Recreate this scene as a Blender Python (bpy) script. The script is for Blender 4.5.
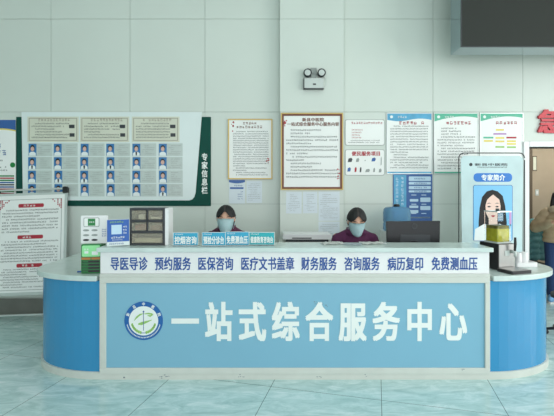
import bpy, bmesh, math, random
from mathutils import Vector, Matrix
SC = bpy.context.scene
for o in list(bpy.data.objects): bpy.data.objects.remove(o)
COL = SC.collection
PI = math.pi
# ------------------------------------------------------------------ camera, light, exposure
F = 400.0; CX, CY, EYE = 277.0, 190.0, 1.58
cd = bpy.data.cameras.new('camera'); cam = bpy.data.objects.new('camera', cd); COL.objects.link(cam)
cd.sensor_width = 36; cd.lens = 36*F/554; cd.shift_y = -18/554; cd.clip_start = .05
cam.location = (0, 0, EYE); cam.rotation_euler = (PI/2, 0, 0); SC.camera = cam
SC.view_settings.view_transform = 'Standard'; SC.view_settings.look = 'None'
SC.view_settings.exposure = -0.27; SC.view_settings.gamma = 1; SC.view_settings.use_curve_mapping = False
w = bpy.data.worlds.new('world'); SC.world = w; w.use_nodes = True
bg = w.node_tree.nodes['Background']; bg.inputs[0].default_value = (.86, .94, 1.0, 1); bg.inputs[1].default_value = .9
def area(name, loc, target, sx, sy, power, col):
    l = bpy.data.lights.new(name, 'AREA'); l.shape = 'RECTANGLE'; l.size = sx; l.size_y = sy; l.energy = power; l.color = col
    o = bpy.data.objects.new(name, l); COL.objects.link(o); o.location = loc
    o.rotation_euler = (Vector(target)-Vector(loc)).to_track_quat('-Z', 'Y').to_euler(); return o
DAY = (.93, 1.0, .985)
area('daylight_rear', (.8, -4.7, 2.2), (.8, 5, 2.0), 9.5, 3.8, 288, (.93, .945, .985))
area('daylight_right', (6.3, 1.0, 2.2), (0, 2.2, 1.4), 4.4, 3.6, 235, (1.0, .95, .92))
area('overhead_fill', (.6, 2.2, 4.45), (.6, 2.2, 0), 6.0, 3.0, 22, (1.0, .97, .95))  # added soft fill from overhead, stands for no known lamp

area('hall_fill', (4.6, 6.0, 2.66), (4.6, 6.0, 0), 1.2, .6, 36, (1, .96, .88))  # fill added to brighten the dim hall, no lamp seen there

# ------------------------------------------------------------------ materials
def S(*c):
    return tuple((v/255/12.92 if v/255 <= .04045 else ((v/255+.055)/1.055)**2.4) for v in c)+(1,)
def mat(name, c, rough=.5, metal=0, var=0, scale=6, **kw):
    m = bpy.data.materials.new(name); m.use_nodes = True; nt = m.node_tree; b = nt.nodes['Principled BSDF']
    b.inputs['Base Color'].default_value = S(*c); b.inputs['Roughness'].default_value = rough; b.inputs['Metallic'].default_value = metal
    for k, v in kw.items():
        b.inputs[k].default_value = v
    tc = nt.nodes.new('ShaderNodeTexCoord'); n = nt.nodes.new('ShaderNodeTexNoise'); n.inputs['Scale'].default_value = scale
    n.inputs['Detail'].default_value = 4
    nt.links.new(tc.outputs['Object'], n.inputs['Vector'])
    r = nt.nodes.new('ShaderNodeValToRGB'); r.color_ramp.elements[0].position = .3; r.color_ramp.elements[1].position = .7
    v = var or .012
    a = S(*c)
    r.color_ramp.elements[0].color = tuple(max(0, x*(1-v)) for x in a[:3])+(1,)
    r.color_ramp.elements[1].color = tuple(min(1, x*(1+v)) for x in a[:3])+(1,)
    nt.links.new(n.outputs['Fac'], r.inputs['Fac']); nt.links.new(r.outputs['Color'], b.inputs['Base Color'])
    return m
def emit(name, c, st):
    m = mat(name, c, .4); b = m.node_tree.nodes['Principled BSDF']
    b.inputs['Emission Color'].default_value = S(*c); b.inputs['Emission Strength'].default_value = st; return m
def clear(name, c, rough=.05, trans=.95, ior=1.2, alpha=1):
    m = mat(name, c, rough); b = m.node_tree.nodes['Principled BSDF']
    b.inputs['Transmission Weight'].default_value = trans; b.inputs['IOR'].default_value = ior; return m
M = dict(
 wall=mat('wall_panel_paint', (208, 217, 209), .45, var=.02, scale=1.2), seam=mat('wall_seam', (150, 165, 160), .8),
 ceil=mat('ceiling_paint', (225, 232, 228), .8), base=mat('dark_baseboard', (112, 114, 107), .5, var=.08),
 hall=mat('hall_paint', (168, 154, 134), .7, var=.03), white=mat('white_laminate', (233, 234, 234), .35),
 offw=mat('worn_white_laminate', (206, 210, 202), .4, var=.03, scale=9), top=mat('pale_marble_top', (202, 217, 213), .22, var=.05, scale=8),
 blue=mat('blue_laminate', (56, 142, 190), .16, var=.01), lblue=mat('sky_blue_board', (127, 180, 203), .3, var=.012, scale=2),
 eblue=mat('emblem_blue', (28, 98, 168), .4), navy=mat('navy_letters', (30, 78, 152), .5), wlet=mat('white_letters', (236, 242, 238), .4), ink=mat('printed_ink', (58, 63, 66), .8),
 dink=mat('dark_ink', (45, 45, 50), .8), rink=mat('red_ink', (176, 48, 62), .7), paper=mat('white_paper', (240, 243, 240), .6),
 paper2=mat('grey_white_paper', (214, 225, 231), .6, var=.02), cardprint=mat('card_print', (168, 162, 146), .6), cream=mat('cream_card', (214, 217, 200), .35, var=.03), gcard=mat('grey_card', (193, 205, 200), .3, var=.04, scale=14),
 green=mat('dark_green_board', (22, 76, 66), .6, **{'Specular IOR Level': .15}), frost=mat('white_board', (222, 234, 232), .3), gold=mat('gold_frame', (206, 178, 108), .4, .1),
 brown=mat('brown_frame', (116, 66, 44), .5, var=.08), black=mat('black_plastic', (22, 23, 26), .35), dgrey=mat('dark_grey_plastic', (52, 56, 60), .4),
 grey=mat('grey_plastic', (150, 158, 154), .4), lgrey=mat('light_grey_plastic', (196, 204, 200), .4), steel=mat('brushed_steel', (150, 152, 150), .32, .85, var=.04, scale=30),
 alu=mat('aluminium', (205, 212, 210), .3, .6), mirror=mat('glossy_metal_side', (150, 165, 170), .05, 1), screen=mat('dark_screen', (52, 55, 52), .6, **{'Specular IOR Level': .15}),
 cyan=mat('cyan_card', (34, 160, 196), .35, var=.03), teal=mat('teal_card', (20, 168, 178), .35, var=.03), acry=clear('clear_acrylic', (240, 248, 248), .03, .95, 1.12),
 tank=clear('clear_tank', (248, 252, 252), .02, 1, 1.03), tea=mat('olive_tea', (176, 168, 52), .15, var=.25, scale=22), jug=clear('blue_jug_plastic', (138, 184, 214), .15, .6, 1.1),
 drawer=clear('smoky_drawer_plastic', (230, 226, 212), .08, .78, 1.04), ogreen=mat('station_green', (24, 128, 62), .35), lit=emit('station_screen_glow', (140, 215, 150), .2),
 orange=mat('orange_label', (190, 120, 60), .5), qblue=mat('blue_leaflet', (28, 92, 176), .4), skin=mat('skin', (214, 168, 142), .55, var=.03, scale=20),
 scalp=mat('scalp_parting', (54, 47, 45), .6), hair=mat('black_hair', (14, 13, 15), .6, var=.2, scale=60), mask=mat('blue_face_mask', (216, 246, 250), .75, var=.03, scale=30), plum=mat('plum_jacket', (84, 30, 70), .8, var=.1, scale=20),
 maroon=mat('maroon_jacket', (84, 34, 62), .8, var=.1, scale=20), trou=mat('dark_trousers', (34, 38, 48), .8), beige=mat('beige_puffer', (176, 158, 128), .7, var=.05, scale=10),
 fleece=mat('beige_fleece', (190, 176, 150), .95, var=.12, scale=60), denim=mat('blue_denim', (34, 62, 104), .8, var=.12, scale=40), shoe=mat('pale_blue_sneaker', (120, 172, 214), .6),
 tealq=mat('teal_quilt', (82, 132, 134), .7, var=.06, scale=12), red=mat('red_acrylic_sign', (196, 34, 52), .3), wood=mat('hall_frame', (96, 84, 70), .6),
 sky=mat('banner_pale_blue', (190, 214, 216), .35, var=.10, scale=2.5), sky2=mat('banner_portrait_blue', (122, 192, 234), .4), bpill=mat('banner_blue_pill', (26, 116, 200), .4),
 pgreen=mat('poster_green', (88, 182, 152), .4), pblue=mat('poster_blue', (84, 164, 202), .4, var=.15, scale=8), nblue=mat('poster_mid_blue', (50, 96, 160), .4), yel=mat('poster_yellow', (226, 208, 96), .5),
 cy2=mat('pale_blue_ink', (196, 222, 240), .5), lime=mat('emblem_lime', (150, 196, 104), .5), scuff=mat('scuff_grey', (120, 132, 140), .8), cloth=mat('white_coat_print', (232, 240, 240), .6),
 photo=mat('id_photo_blue', (52, 120, 178), .35), pink=mat('print_skin', (216, 178, 162), .5), plum2=mat('purple_label', (182, 140, 190), .5), redbrown=mat('reddish_boxes', (150, 70, 62), .7, var=.2, scale=50),
 vinyl=mat('dark_chair', (40, 46, 48), .6), sole=mat('white_sole', (225, 228, 226), .6), cable=mat('blue_cable', (40, 90, 170), .5))
def floor_mat():
    m = bpy.data.materials.new('marble_tile_floor'); m.use_nodes = True; nt = m.node_tree; b = nt.nodes['Principled BSDF']; L = nt.links.new
    N = lambda t: nt.nodes.new('ShaderNode'+t)
    tc = N('TexCoord'); mp = N('Mapping'); mp.inputs['Rotation'].default_value = (0, 0, math.radians(14)); L(tc.outputs['Object'], mp.inputs[0])
    sx = N('SeparateXYZ'); L(mp.outputs[0], sx.inputs[0])
    def line(out, off):
        a = N('Math'); a.operation = 'ADD'; a.inputs[1].default_value = off; L(out, a.inputs[0])
        q = N('Math'); q.operation = 'PINGPONG'; q.inputs[1].default_value = .43; L(a.outputs[0], q.inputs[0])
        c = N('Math'); c.operation = 'LESS_THAN'; c.inputs[1].default_value = .0022; L(q.outputs[0], c.inputs[0]); return c
    a, c = line(sx.outputs[0], .825), line(sx.outputs[1], -3.107)
    mx = N('Math'); mx.operation = 'MAXIMUM'; L(a.outputs[0], mx.inputs[0]); L(c.outputs[0], mx.inputs[1])
    mp2 = N('Mapping'); mp2.inputs['Scale'].default_value = (1.5, 4.5, 1); mp2.inputs['Rotation'].default_value = (0, 0, .3); L(tc.outputs['Object'], mp2.inputs[0])
    n = N('TexNoise'); n.inputs['Scale'].default_value = 2.6; n.inputs['Detail'].default_value = 9; n.inputs['Roughness'].default_value = .68; n.inputs['Distortion'].default_value = 1.2; L(mp2.outputs[0], n.inputs['Vector'])
    r = N('ValToRGB'); e = r.color_ramp.elements; e[0].position = .34; e[0].color = S(164, 197, 195); e[1].position = .68; e[1].color = S(220, 236, 235)
    x = e.new(.52); x.color = S(192, 219, 217); L(n.outputs['Fac'], r.inputs[0])
    mix = N('MixRGB'); L(mx.outputs[0], mix.inputs[0]); L(r.outputs[0], mix.inputs[1]); mix.inputs[2].default_value = S(84, 104, 100)
    L(mix.outputs[0], b.inputs['Base Color']); b.inputs['Roughness'].default_value = .13; return m
M['floor'] = floor_mat()

# ------------------------------------------------------------------ helpers
def W(px, py, d): return Vector(((px-CX)*d/F, d, EYE+(CY-py)*d/F))
def box(bm, x0, y0, z0, x1, y1, z1, mi=0):
    if x1 < x0: x0, x1 = x1, x0
    v = [bm.verts.new(p) for p in ((x0,y0,z0),(x1,y0,z0),(x1,y1,z0),(x0,y1,z0),(x0,y0,z1),(x1,y0,z1),(x1,y1,z1),(x0,y1,z1))]
    for f in ((0,3,2,1),(4,5,6,7),(0,1,5,4),(1,2,6,5),(2,3,7,6),(3,0,4,7)):
        bm.faces.new([v[i] for i in f]).material_index = mi
def quad(bm, x0, z0, x1, z1, y, mi=0):
    f = bm.faces.new([bm.verts.new(p) for p in ((x0,y,z0),(x1,y,z0),(x1,y,z1),(x0,y,z1))]); f.material_index = mi
def prism(bm, pts, a, b, ax='y', mi=0):
    P = (lambda u, v, t: (u, t, v)) if ax == 'y' else ((lambda u, v, t: (u, v, t)) if ax == 'z' else (lambda u, v, t: (t, u, v)))
    A = [bm.verts.new(P(u, v, a)) for u, v in pts]; B = [bm.verts.new(P(u, v, b)) for u, v in pts]
    n = len(pts); fs = [bm.faces.new(A), bm.faces.new(B[::-1])]
    for i in range(n): fs.append(bm.faces.new((A[i], B[i], B[(i+1) % n], A[(i+1) % n])))
    for f in fs: f.material_index = mi
    bmesh.ops.recalc_face_normals(bm, faces=fs)
def rrect(x0, z0, x1, z1, r, n=5, corners=(1,1,1,1)):
    out = []
    for k, (cx, cz, a0) in enumerate(((x1-r, z0+r, -PI/2), (x1-r, z1-r, 0), (x0+r, z1-r, PI/2), (x0+r, z0+r, PI))):
        if corners[k]:
            out += [(cx+r*math.cos(a0+PI/2*i/n), cz+r*math.sin(a0+PI/2*i/n)) for i in range(n+1)]
        else:
            out.append(((x1, z0), (x1, z1), (x0, z1), (x0, z0))[k])
    return out
def circ(cx, cz, r, n=32, rz=None): return [(cx+r*math.cos(2*PI*i/n), cz+(rz or r)*math.sin(2*PI*i/n)) for i in range(n)]
def tube(bm, pts, rad, seg=10, mi=0, caps=True):
    pts = [Vector(p) for p in pts]; n = len(pts)
    if not hasattr(rad, '__len__'): rad = [rad]*n
    t0 = (pts[1]-pts[0]).normalized(); up = t0.orthogonal().normalized(); rings = []
    for i, p in enumerate(pts):
        t = (pts[min(i+1, n-1)]-pts[max(i-1, 0)]).normalized()
        up = (up-t*up.dot(t)).normalized(); s = t.cross(up)
        rings.append([bm.verts.new(p+(up*math.cos(2*PI*k/seg)+s*math.sin(2*PI*k/seg))*rad[i]) for k in range(seg)])
    fs = []
    for i in range(n-1):
        for k in range(seg): fs.append(bm.faces.new((rings[i][k], rings[i][(k+1) % seg], rings[i+1][(k+1) % seg], rings[i+1][k])))
    if caps: fs += [bm.faces.new(rings[0][::-1]), bm.faces.new(rings[-1])]
    for f in fs: f.material_index = mi; f.smooth = True
def ball(bm, c, rx, ry=None, rz=None, u=14, v=10, mi=0, rot=None):
    m = Matrix.Translation(c) @ (rot or Matrix()) @ Matrix.Diagonal((rx, ry or rx, rz or rx, 1))
    r = bmesh.ops.create_uvsphere(bm, u_segments=u, v_segments=v, radius=1, matrix=m)
    for vt in r['verts']:
        for f in vt.link_faces: f.material_index = mi; f.smooth = True
def limb(bm, pts, rad, seg=12):
    tube(bm, pts, rad, seg)
    for p, r in zip(pts, rad): ball(bm, p, r*.99, u=seg, v=8)
def loft(bm, secs, seg=24, mi=0):
    rings = [[bm.verts.new((cx+rx*math.cos(2*PI*k/seg), cy+ry*math.sin(2*PI*k/seg), cz)) for k in range(seg)] for cx, cy, cz, rx, ry in secs]
    fs = []
    for i in range(len(rings)-1):
        for k in range(seg): fs.append(bm.faces.new((rings[i][k], rings[i][(k+1) % seg], rings[i+1][(k+1) % seg], rings[i+1][k])))
    fs += [bm.faces.new(rings[0][::-1]), bm.faces.new(rings[-1])]
    for f in fs: f.material_index = mi; f.smooth = True
def mesh(name, bm, m, parent=None, bevel=0, kind=None, loc=None):
    me = bpy.data.meshes.new(name); bm.normal_update(); bm.to_mesh(me); bm.free()
    for k in (m if isinstance(m, (list, tuple)) else [m]): me.materials.append(M[k] if isinstance(k, str) else k)
    o = bpy.data.objects.new(name, me); COL.objects.link(o)
    if parent: o.parent = parent
    if loc: o.location = loc
    if bevel:
        md = o.modifiers.new('bevel', 'BEVEL'); md.width = bevel; md.segments = 2; md.limit_method = 'ANGLE'
    if kind: o['kind'] = kind
    return o
def B(): return bmesh.new()
def bx(name, m, parent, *a, bevel=0, kind=None):
    b = B(); box(b, *a); return mesh(name, b, m, parent, bevel, kind)
def thing(name, label, cat, loc=(0,0,0), rotz=0, group=None):
    o = bpy.data.objects.new(name, None); COL.objects.link(o); o.location = loc; o.rotation_euler = (0, 0, rotz); o.empty_display_size = .05
    return tag(o, label, cat, group)
def tag(o, label, cat, group=None):
    o['label'] = label; o['category'] = cat
    if group: o['group'] = group
    return o
def fuse(o, voxel, smooth=4):
    md = o.modifiers.new('r', 'REMESH'); md.mode = 'VOXEL'; md.voxel_size = voxel; md.use_smooth_shade = True
    s = o.modifiers.new('s', 'SMOOTH'); s.iterations = smooth; s.factor = .5
    dg = bpy.context.evaluated_depsgraph_get(); dg.update()
    me = bpy.data.meshes.new_from_object(o.evaluated_get(dg)); mats = list(o.data.materials)
    o.modifiers.clear(); o.data = me
    if not me.materials:
        for x in mats: me.materials.append(x)
    for p in me.polygons: p.use_smooth = True
    return o
_glyph = {}
def glyph(ch, bold):
    k = (ch, bold)
    if k not in _glyph:
        c = bpy.data.curves.new('glyph', 'FONT'); c.body = ch; c.size = 1; c.offset = bold; c.resolution_u = 4
        o = bpy.data.objects.new('glyph', c); COL.objects.link(o)
        dg = bpy.context.evaluated_depsgraph_get(); dg.update()
        me = bpy.data.meshes.new_from_object(o.evaluated_get(dg))
        _glyph[k] = ([tuple(v.co)[:2] for v in me.vertices], [tuple(p.vertices) for p in me.polygons])
        bpy.data.objects.remove(o); bpy.data.curves.remove(c); bpy.data.meshes.remove(me)
    return _glyph[k]
def put(bm, ch, cx, cz, wd, ht, y, bold=.02, mi=0, rot=0):
    vs, fs = glyph(ch, 0); c, s = math.cos(rot), math.sin(rot)
    for k_, (dx, dz) in enumerate(((0, 0), (bold, bold*.6), (-bold, bold*.6), (bold, -bold*.6), (-bold, -bold*.6)) if bold else ((0, 0),)):
        nv = []
        for x, z in vs:
            u, v = (x+dx-.5)*wd, (z+dz-.38)*ht/.93
            nv.append(bm.verts.new((cx+u*c-v*s, y-.00016*k_, cz+u*s+v*c)))
        for f in fs: bm.faces.new([nv[i] for i in f]).material_index = mi
def write(bm, s, x0, x1, zc, ht, y, bold=.02, mi=0):
    cw = (x1-x0)/len(s)
    for i, ch in enumerate(s): put(bm, ch, x0+cw*(i+.5), zc, cw*.98, ht, y, bold, mi)
def marks(bm, x0, x1, z, h, y, rng, fill=1.0, mi=0, cw=None):
    """a line of tiny illegible print"""
    cw = cw or h*1.08; x = x0
    end = x0+(x1-x0)*fill
    while x+cw <= end:
        if rng.random() > .04:
            a = .062*h; l, r = x+.08*cw, x+.9*cw
            for t in rng.sample((-.4, -.2, .0, .2, .4), 3): quad(bm, l+rng.uniform(0, .2)*cw, z+t*h-a, r-rng.uniform(0, .2)*cw, z+t*h+a, y, mi)
            for t in rng.sample((.2, .45, .7), 2): quad(bm, x+t*cw, z-.45*h, x+t*cw+.11*h, z+rng.uniform(.1, .45)*h, y, mi)
        x += cw
def lines(bm, x0, x1, ztop, zbot, n, y, seed, mi=0, hk=.56, ragged=.3):
    r = random.Random(seed); st = (ztop-zbot)/n; new = True
    for i in range(n):
        end = r.random() < ragged
        marks(bm, x0+(st*1.3 if new else 0), x1, ztop-st*(i+.5), st*hk, y, r, r.uniform(.35, .9) if end else 1, mi); new = end
class Panel:
    """a flat thing at distance d; u/v turn photo measurements into its own metres"""
    def __init__(s, name, label, cat, r, d, group=None, lean=0, roll=0):
        s.d = d; s.k = d/F; s.cx = (r[0]+r[2])/2; s.by = r[3]
        s.o = thing(name, label, cat, W(s.cx, r[3], d), 0, group); s.o.rotation_euler = (lean, roll, 0)
        s.r = r
    def u(s, px): return (px-s.cx)*s.k
    def v(s, py): return (s.by-py)*s.k
    def rect(s, bm, r, y0, y1, mi=0): box(bm, s.u(r[0]), y1, s.v(r[3]), s.u(r[2]), y0, s.v(r[1]), mi)
    def q(s, bm, r, y, mi=0): quad(bm, s.u(r[0]), s.v(r[3]), s.u(r[2]), s.v(r[1]), y, mi)
    def sheet(s, name, m, r=None, y0=0, y1=-.006): b = B(); s.rect(b, r or s.r, y0, y1); return mesh(name, b, m, s.o)
    def txt(s, bm, t, x0, x1, py, hpx, y, bold=.02, mi=0): write(bm, t, s.u(x0), s.u(x1), s.v(py), hpx*s.k, y, bold, mi)
    def body(s, bm, x0, x1, y0, y1, n, y, seed, mi=0, hk=.5, ragged=.3): lines(bm, s.u(x0), s.u(x1), s.v(y0), s.v(y1), n, y, seed, mi, hk, ragged)
    def ring(s, bm, r, t, y0, y1, mi=0):
        a, b_, c, d_ = r
        for q in ((a, b_, c, b_+t), (a, d_-t, c, d_), (a, b_+t, a+t, d_-t), (c-t, b_+t, c, d_-t)): s.rect(bm, q, y0, y1, mi)

# ------------------------------------------------------------------ structure
DW = 5.06; DP = 4.94; XD0 = (528-277)*DW/F; ZD = EYE+(190-147)*DW/F; XD1 = XD0+1.5; ZC = 4.6; X0, X1, YB = -6.5, 6.5, -5.0
bx('floor', 'floor', None, X0, YB, -.1, X1, 9.0, 0, kind='structure')
bx('ceiling', 'ceil', None, X0, YB, ZC, X1, DW+.2, ZC+.1, kind='structure')
def panels(name, x0, x1, y, zs, xs, skip=None):
    b = B(); g = .002
    box(b, x0, y+.012, 0, x1, y+.2, ZC, 1)
    xs = [x0]+[x for x in xs if x0 < x < x1]+[x1]
    for i in range(len(xs)-1):
        for j in range(len(zs)-1): box(b, xs[i]+g, y, zs[j]+g, xs[i+1]-g, y+.0115, zs[j+1]-g, 0)
    return mesh(name, b, ['wall', 'seam'], None, kind='structure')
zs = [0.0, .22, EYE-14*DW/F, EYE+78*DW/F, EYE+171*DW/F, ZC]
xw = lambda px: (px-277)*DW/F
XE = XD0-5.5*DW/F+.004
panels('wall_back', X0, XE, DW, zs, [xw(-250), xw(-175), xw(-100), xw(-25), xw(51), xw(130), xw(205), xw(280), xw(344), xw(433)])
panels('wall_over_door', XE, XD1, DW, [ZD, EYE+78*DW/F, EYE+171*DW/F, ZC], [xw(615)])
for o in [bpy.data.objects['wall_over_door']]:
    for v in o.data.vertices:
        if v.co.z < ZD: v.co.z = ZD
panels('wall_back_right', XD1, X1, DW, zs, [])
xp = lambda px: (px-277)*DP/F
b = B(); zz = [0, EYE-14*DP/F, EYE+78*DP/F, EYE+171*DP/F, ZC]
for j in range(4): box(b, xp(280), DP, zz[j]+.002, xp(344), DW, zz[j+1]-.002)
box(b, xp(280)+.006, DP+.006, 0, xp(344)-.006, DW, ZC, 1)
mesh('pillar', b, ['wall', 'seam'], None, kind='structure')
b = B(); box(b, X0, DW-.014, 0, xp(280), DW, .21); box(b, xp(280)-.012, DP-.012, 0, xp(344)+.012, DP, .21); box(b, xp(344), DW-.014, 0, XD0-.07, DW, .21); mesh('baseboard_back', b, 'base', None, kind='structure')
bx('wall_left', 'wall', None, X0-.2, YB, 0, X0, DW+.2, ZC, kind='structure')
# right wall with a tall window opening, glass front behind the camera
b = B(); box(b, X1, YB, 0, X1+.2, -1.4, ZC); box(b, X1, 3.4, 0, X1+.2, DW+.2, ZC); box(b, X1, -1.4, 0, X1+.2, 3.4, .3); box(b, X1, -1.4, 4.1, X1+.2, 3.4, ZC); mesh('wall_right', b, 'wall', None, kind='structure')
b = B()
for i in range(5): box(b, X1+.05, -1.4+i*1.2-.04, .3, X1+.15, -1.4+i*1.2+.04, 4.1)
box(b, X1+.05, -1.4, 2.5, X1+.15, 3.4, 2.58); mesh('window_1', b, 'alu', None, kind='structure')
b = B(); box(b, X0, YB-.2, 4.2, X1, YB, ZC); box(b, X0, YB-.2, 0, -5.2, YB, 4.2); box(b, 5.8, YB-.2, 0, X1, YB, 4.2); mesh('wall_front', b, 'wall', None, kind='structure')
b = B()
for i in range(9): box(b, -5.2+i*11/8-.04, YB-.15, 0, -5.2+i*11/8+.04, YB-.05, 4.2)
box(b, -5.2, YB-.15, 2.6, 5.8, YB-.05, 2.68); mesh('window_2', b, 'alu', None, kind='structure')
# doorway
b = B(); cw = 5.5*DW/F
box(b, XD0-cw, DW-.03, 0, XD0, DW+.2, ZD+cw); box(b, XD1, DW-.03, 0, XD1+cw, DW+.2, ZD+cw); box(b, XD0, DW-.03, ZD, XD1, DW+.2, ZD+cw)
mesh('trim_1', b, 'white', None, .006, 'structure')
DH = 6.9
b = B(); box(b, 2.2, DH, 0, X1, DH+.1, 2.9); mesh('wall_hall_back', b, 'hall', None, kind='structure')
b = B(); box(b, 2.1, DW+.2, 0, 2.2, DH, 2.9); mesh('wall_hall_left', b, 'hall', None, kind='structure')
b = B(); box(b, X1, DW+.2, 0, X1+.1, DH, 2.9); mesh('wall_hall_right', b, 'hall', None, kind='structure')
b = B(); box(b, 2.1, DW+.2, 2.7, X1, DH, 2.9); mesh('ceiling_hall', b, 'ceil', None, kind='structure')
xh = lambda px: (px-277)*DH/F
b = B(); box(b, xh(526), DH-.04, 0, xh(531), DH, 2.3); mesh('trim_2', b, 'wood', None, kind='structure')

# ------------------------------------------------------------------ reception counter
Y0 = F/120; ZT, ZW = 1.1, .865; XL, XR, EL, ER, YE = -1.478, 1.775, -2.205, 2.53, 4.55
C = thing('reception_counter', 'long blue and white reception counter with rounded ends and large white title on its front', 'counter', (0, Y0, 0))
def wing_path(xa, xe, n=14, r=.5, inset=0):
    s = 1 if xe > xa else -1; w_ = abs(xe-xa)-inset
    return [(xa, inset)]+[(xa+s*(w_-(w_)*(1-math.sin(a*PI/2/n))), inset+r*(1-math.cos(a*PI/2/n))) for a in range(1, n+1)]+[(xa+s*w_, YE-Y0-inset)]
for nm, xa, xe in (('left', XL, EL), ('right', XR, ER)):
    s = 1 if xe > xa else -1
    P = wing_path(xa, xe)
    prism(b := B(), wing_path(xa+s*.0215, xe+s*.015, inset=-.015)+[(xa-s*.04, YE-Y0), (xa-s*.04, .34), (xa+s*.0215, .34)], ZW-.045, ZW, 'z')
    mesh('wing_worktop', b, 'top', C, .006)
    P = wing_path(xa, xe, inset=.012); I = wing_path(xa, xe, inset=.04)
    b = B(); prism(b, P+I[::-1], .062, ZW-.045, 'z')
    o = mesh('wing_panel', b, 'blue', C); o['label'] = 'curved blue end panel'
    for p in o.data.polygons: p.use_smooth = False
    Q = wing_path(xa, xe, inset=.0); I = wing_path(xa, xe, inset=.05)
    b = B(); prism(b, Q+I[::-1], 0, .062, 'z'); mesh('wing_plinth', b, 'offw', C)
k = 1/120.0
fx = lambda px: (px-277)*k
fz = lambda py: EYE+(190-py)*k
bx('plinth', 'offw', C, XL, 0, 0, XR, .05, .057)
bx('front_panel', 'lblue', C, fx(105), .008, fz(368), fx(486), .045, fz(282))
b = B()
for r in ((XL, fz(374), XR, fz(368)), (XL, fz(283), XR, fz(277)), (XL, fz(368), fx(106), fz(283)), (fx(485), fz(368), XR, fz(283))): box(b, r[0], -.006, r[1], r[2], .045, r[3])
mesh('panel_frame', b, 'offw', C, .004)
bx('ledge', 'offw', C, XL, -.002, fz(277)+.001, XR, .3, fz(274))
bx('fascia', 'white', C, XL+.002, .006, fz(274)+.0005, XR-.002, .3, ZT-.036, bevel=.003)
bx('counter_top', 'top', C, XL-.02, -.022, ZT-.036, XR+.02, .335, ZT, bevel=.005)
bx('inner_desk', 'offw', C, XL+.05, .3, .72, XR-.05, .56, .75)
bx('inner_support', 'offw', C, -.03, .05, 0, .03, .54, .72)
b = B()
for s, a, c in (('导医导诊', 110, 147.5), ('预约服务', 154.5, 191), ('医保咨询', 197.5, 233.5), ('医疗文书盖章', 240.5, 294.5), ('财务服务', 301, 337), ('咨询服务', 344, 380), ('病历复印', 387.5, 424), ('免费测血压', 431.5, 478)):
    b = B(); write(b, s, fx(a), fx(c), fz(263.7), 13*k, .0045, .026); mesh('service_lettering', b, 'navy', C)
b = B()
for i, ch in enumerate('一站式综合服务中心'):
    put(b, ch, fx(185+i*33.55), fz(321.7), 28*k, 38*k, .006, .038)
mesh('title_lettering', b, 'wlet', C)
b = B(); rr = random.Random(5)
for px, py, n in ((281, 265.5, 10), (288, 263, 6), (318, 303, 9), (322, 307, 5), (240, 376, 4), (166, 376, 4), (162, 377, 3), (124, 377, 3), (318, 376, 3), (460, 369, 2), (367, 376, 2)):
    for _ in range(n):
        x, z = fx(px+rr.uniform(-5, 5)*(.5 if py > 370 else 1)), fz(py+rr.uniform(-1.6, 1.6))
        y = .0047 if py < 270 else (.0062 if py < 366 else -.001 if py > 374 else -.0065)
        a = rr.uniform(.004, .016); quad(b, x, z, x+a, z+rr.uniform(.003, .007), y)
mesh('scuff_marks', b, 'scuff', C)
ec = (fx(143.4), fz(321)); er = 19.3*k
b = B(); prism(b, circ(*ec, er, 48), .008, .0045); E_ = mesh('emblem', b, 'eblue', C); E_['label'] = 'round hospital emblem with blue ring'
b = B(); prism(b, circ(*ec, er*.76, 48), .0044, .0036); mesh('emblem_disc', b, 'wlet', E_)
b = B()
for i, ch in enumerate('新县中医院'):
    a = math.radians(158-34*i); put(b, ch, ec[0]+er*.875*math.cos(a), ec[1]+er*.875*math.sin(a), er*.17, er*.17, .0036, .03, rot=a-PI/2)
for i in range(30):
    a = math.radians(195+150*i/29); x, z = ec[0]+er*.87*math.cos(a), ec[1]+er*.87*math.sin(a); h = er*.035
    quad(b, x-h*.55, z-h, x+h*.55, z+h, .0036)
mesh('emblem_lettering', b, 'wlet', E_)
b = B()
def sw(pts, wd):
    n = len(pts)
    up = [(ec[0]+er*x, ec[1]+er*(z+wd[i])) for i, (x, z) in enumerate(pts)]; dn = [(ec[0]+er*x, ec[1]+er*(z-wd[i])) for i, (x, z) in enumerate(pts)]
    prism(b, dn+up[::-1], .0036, .0028)
sw([(-.5, .0), (-.38, .16), (-.2, .31), (0, .38)], [.01, .06, .05, .01]); sw([(0, .36), (.25, .38), (.46, .35)], [.01, .04, .04])
sw([(.5, .33), (.35, .25), (.2, .28)], [.02, .05, .01]); sw([(-.28, -.17), (-.1, -.14), (.2, -.04), (.44, .05)], [.03, .08, .05, .01])
for s in (-1, 1):
    for i in range(7):
        a = math.radians(270+s*(14+9.5*i)); x, z = .62*math.cos(a), .62*math.sin(a)
        prism(b, circ(ec[0]+er*x, ec[1]+er*z, er*.055, 8, er*.085), .0036, .003)
mesh('emblem_laurel', b, 'lime', E_)
b = B(); quad(b, ec[0]-er*.014, ec[1]-er*.5, ec[0]+er*.014, ec[1]+er*.48, .0025); prism(b, circ(ec[0], ec[1]+er*.48, er*.045, 10), .0027, .0022); quad(b, ec[0]-er*.12, ec[1]-er*.64, ec[0]+er*.12, ec[1]-er*.61, .0025)
mesh('emblem_staff', b, 'navy', E_)

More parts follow.
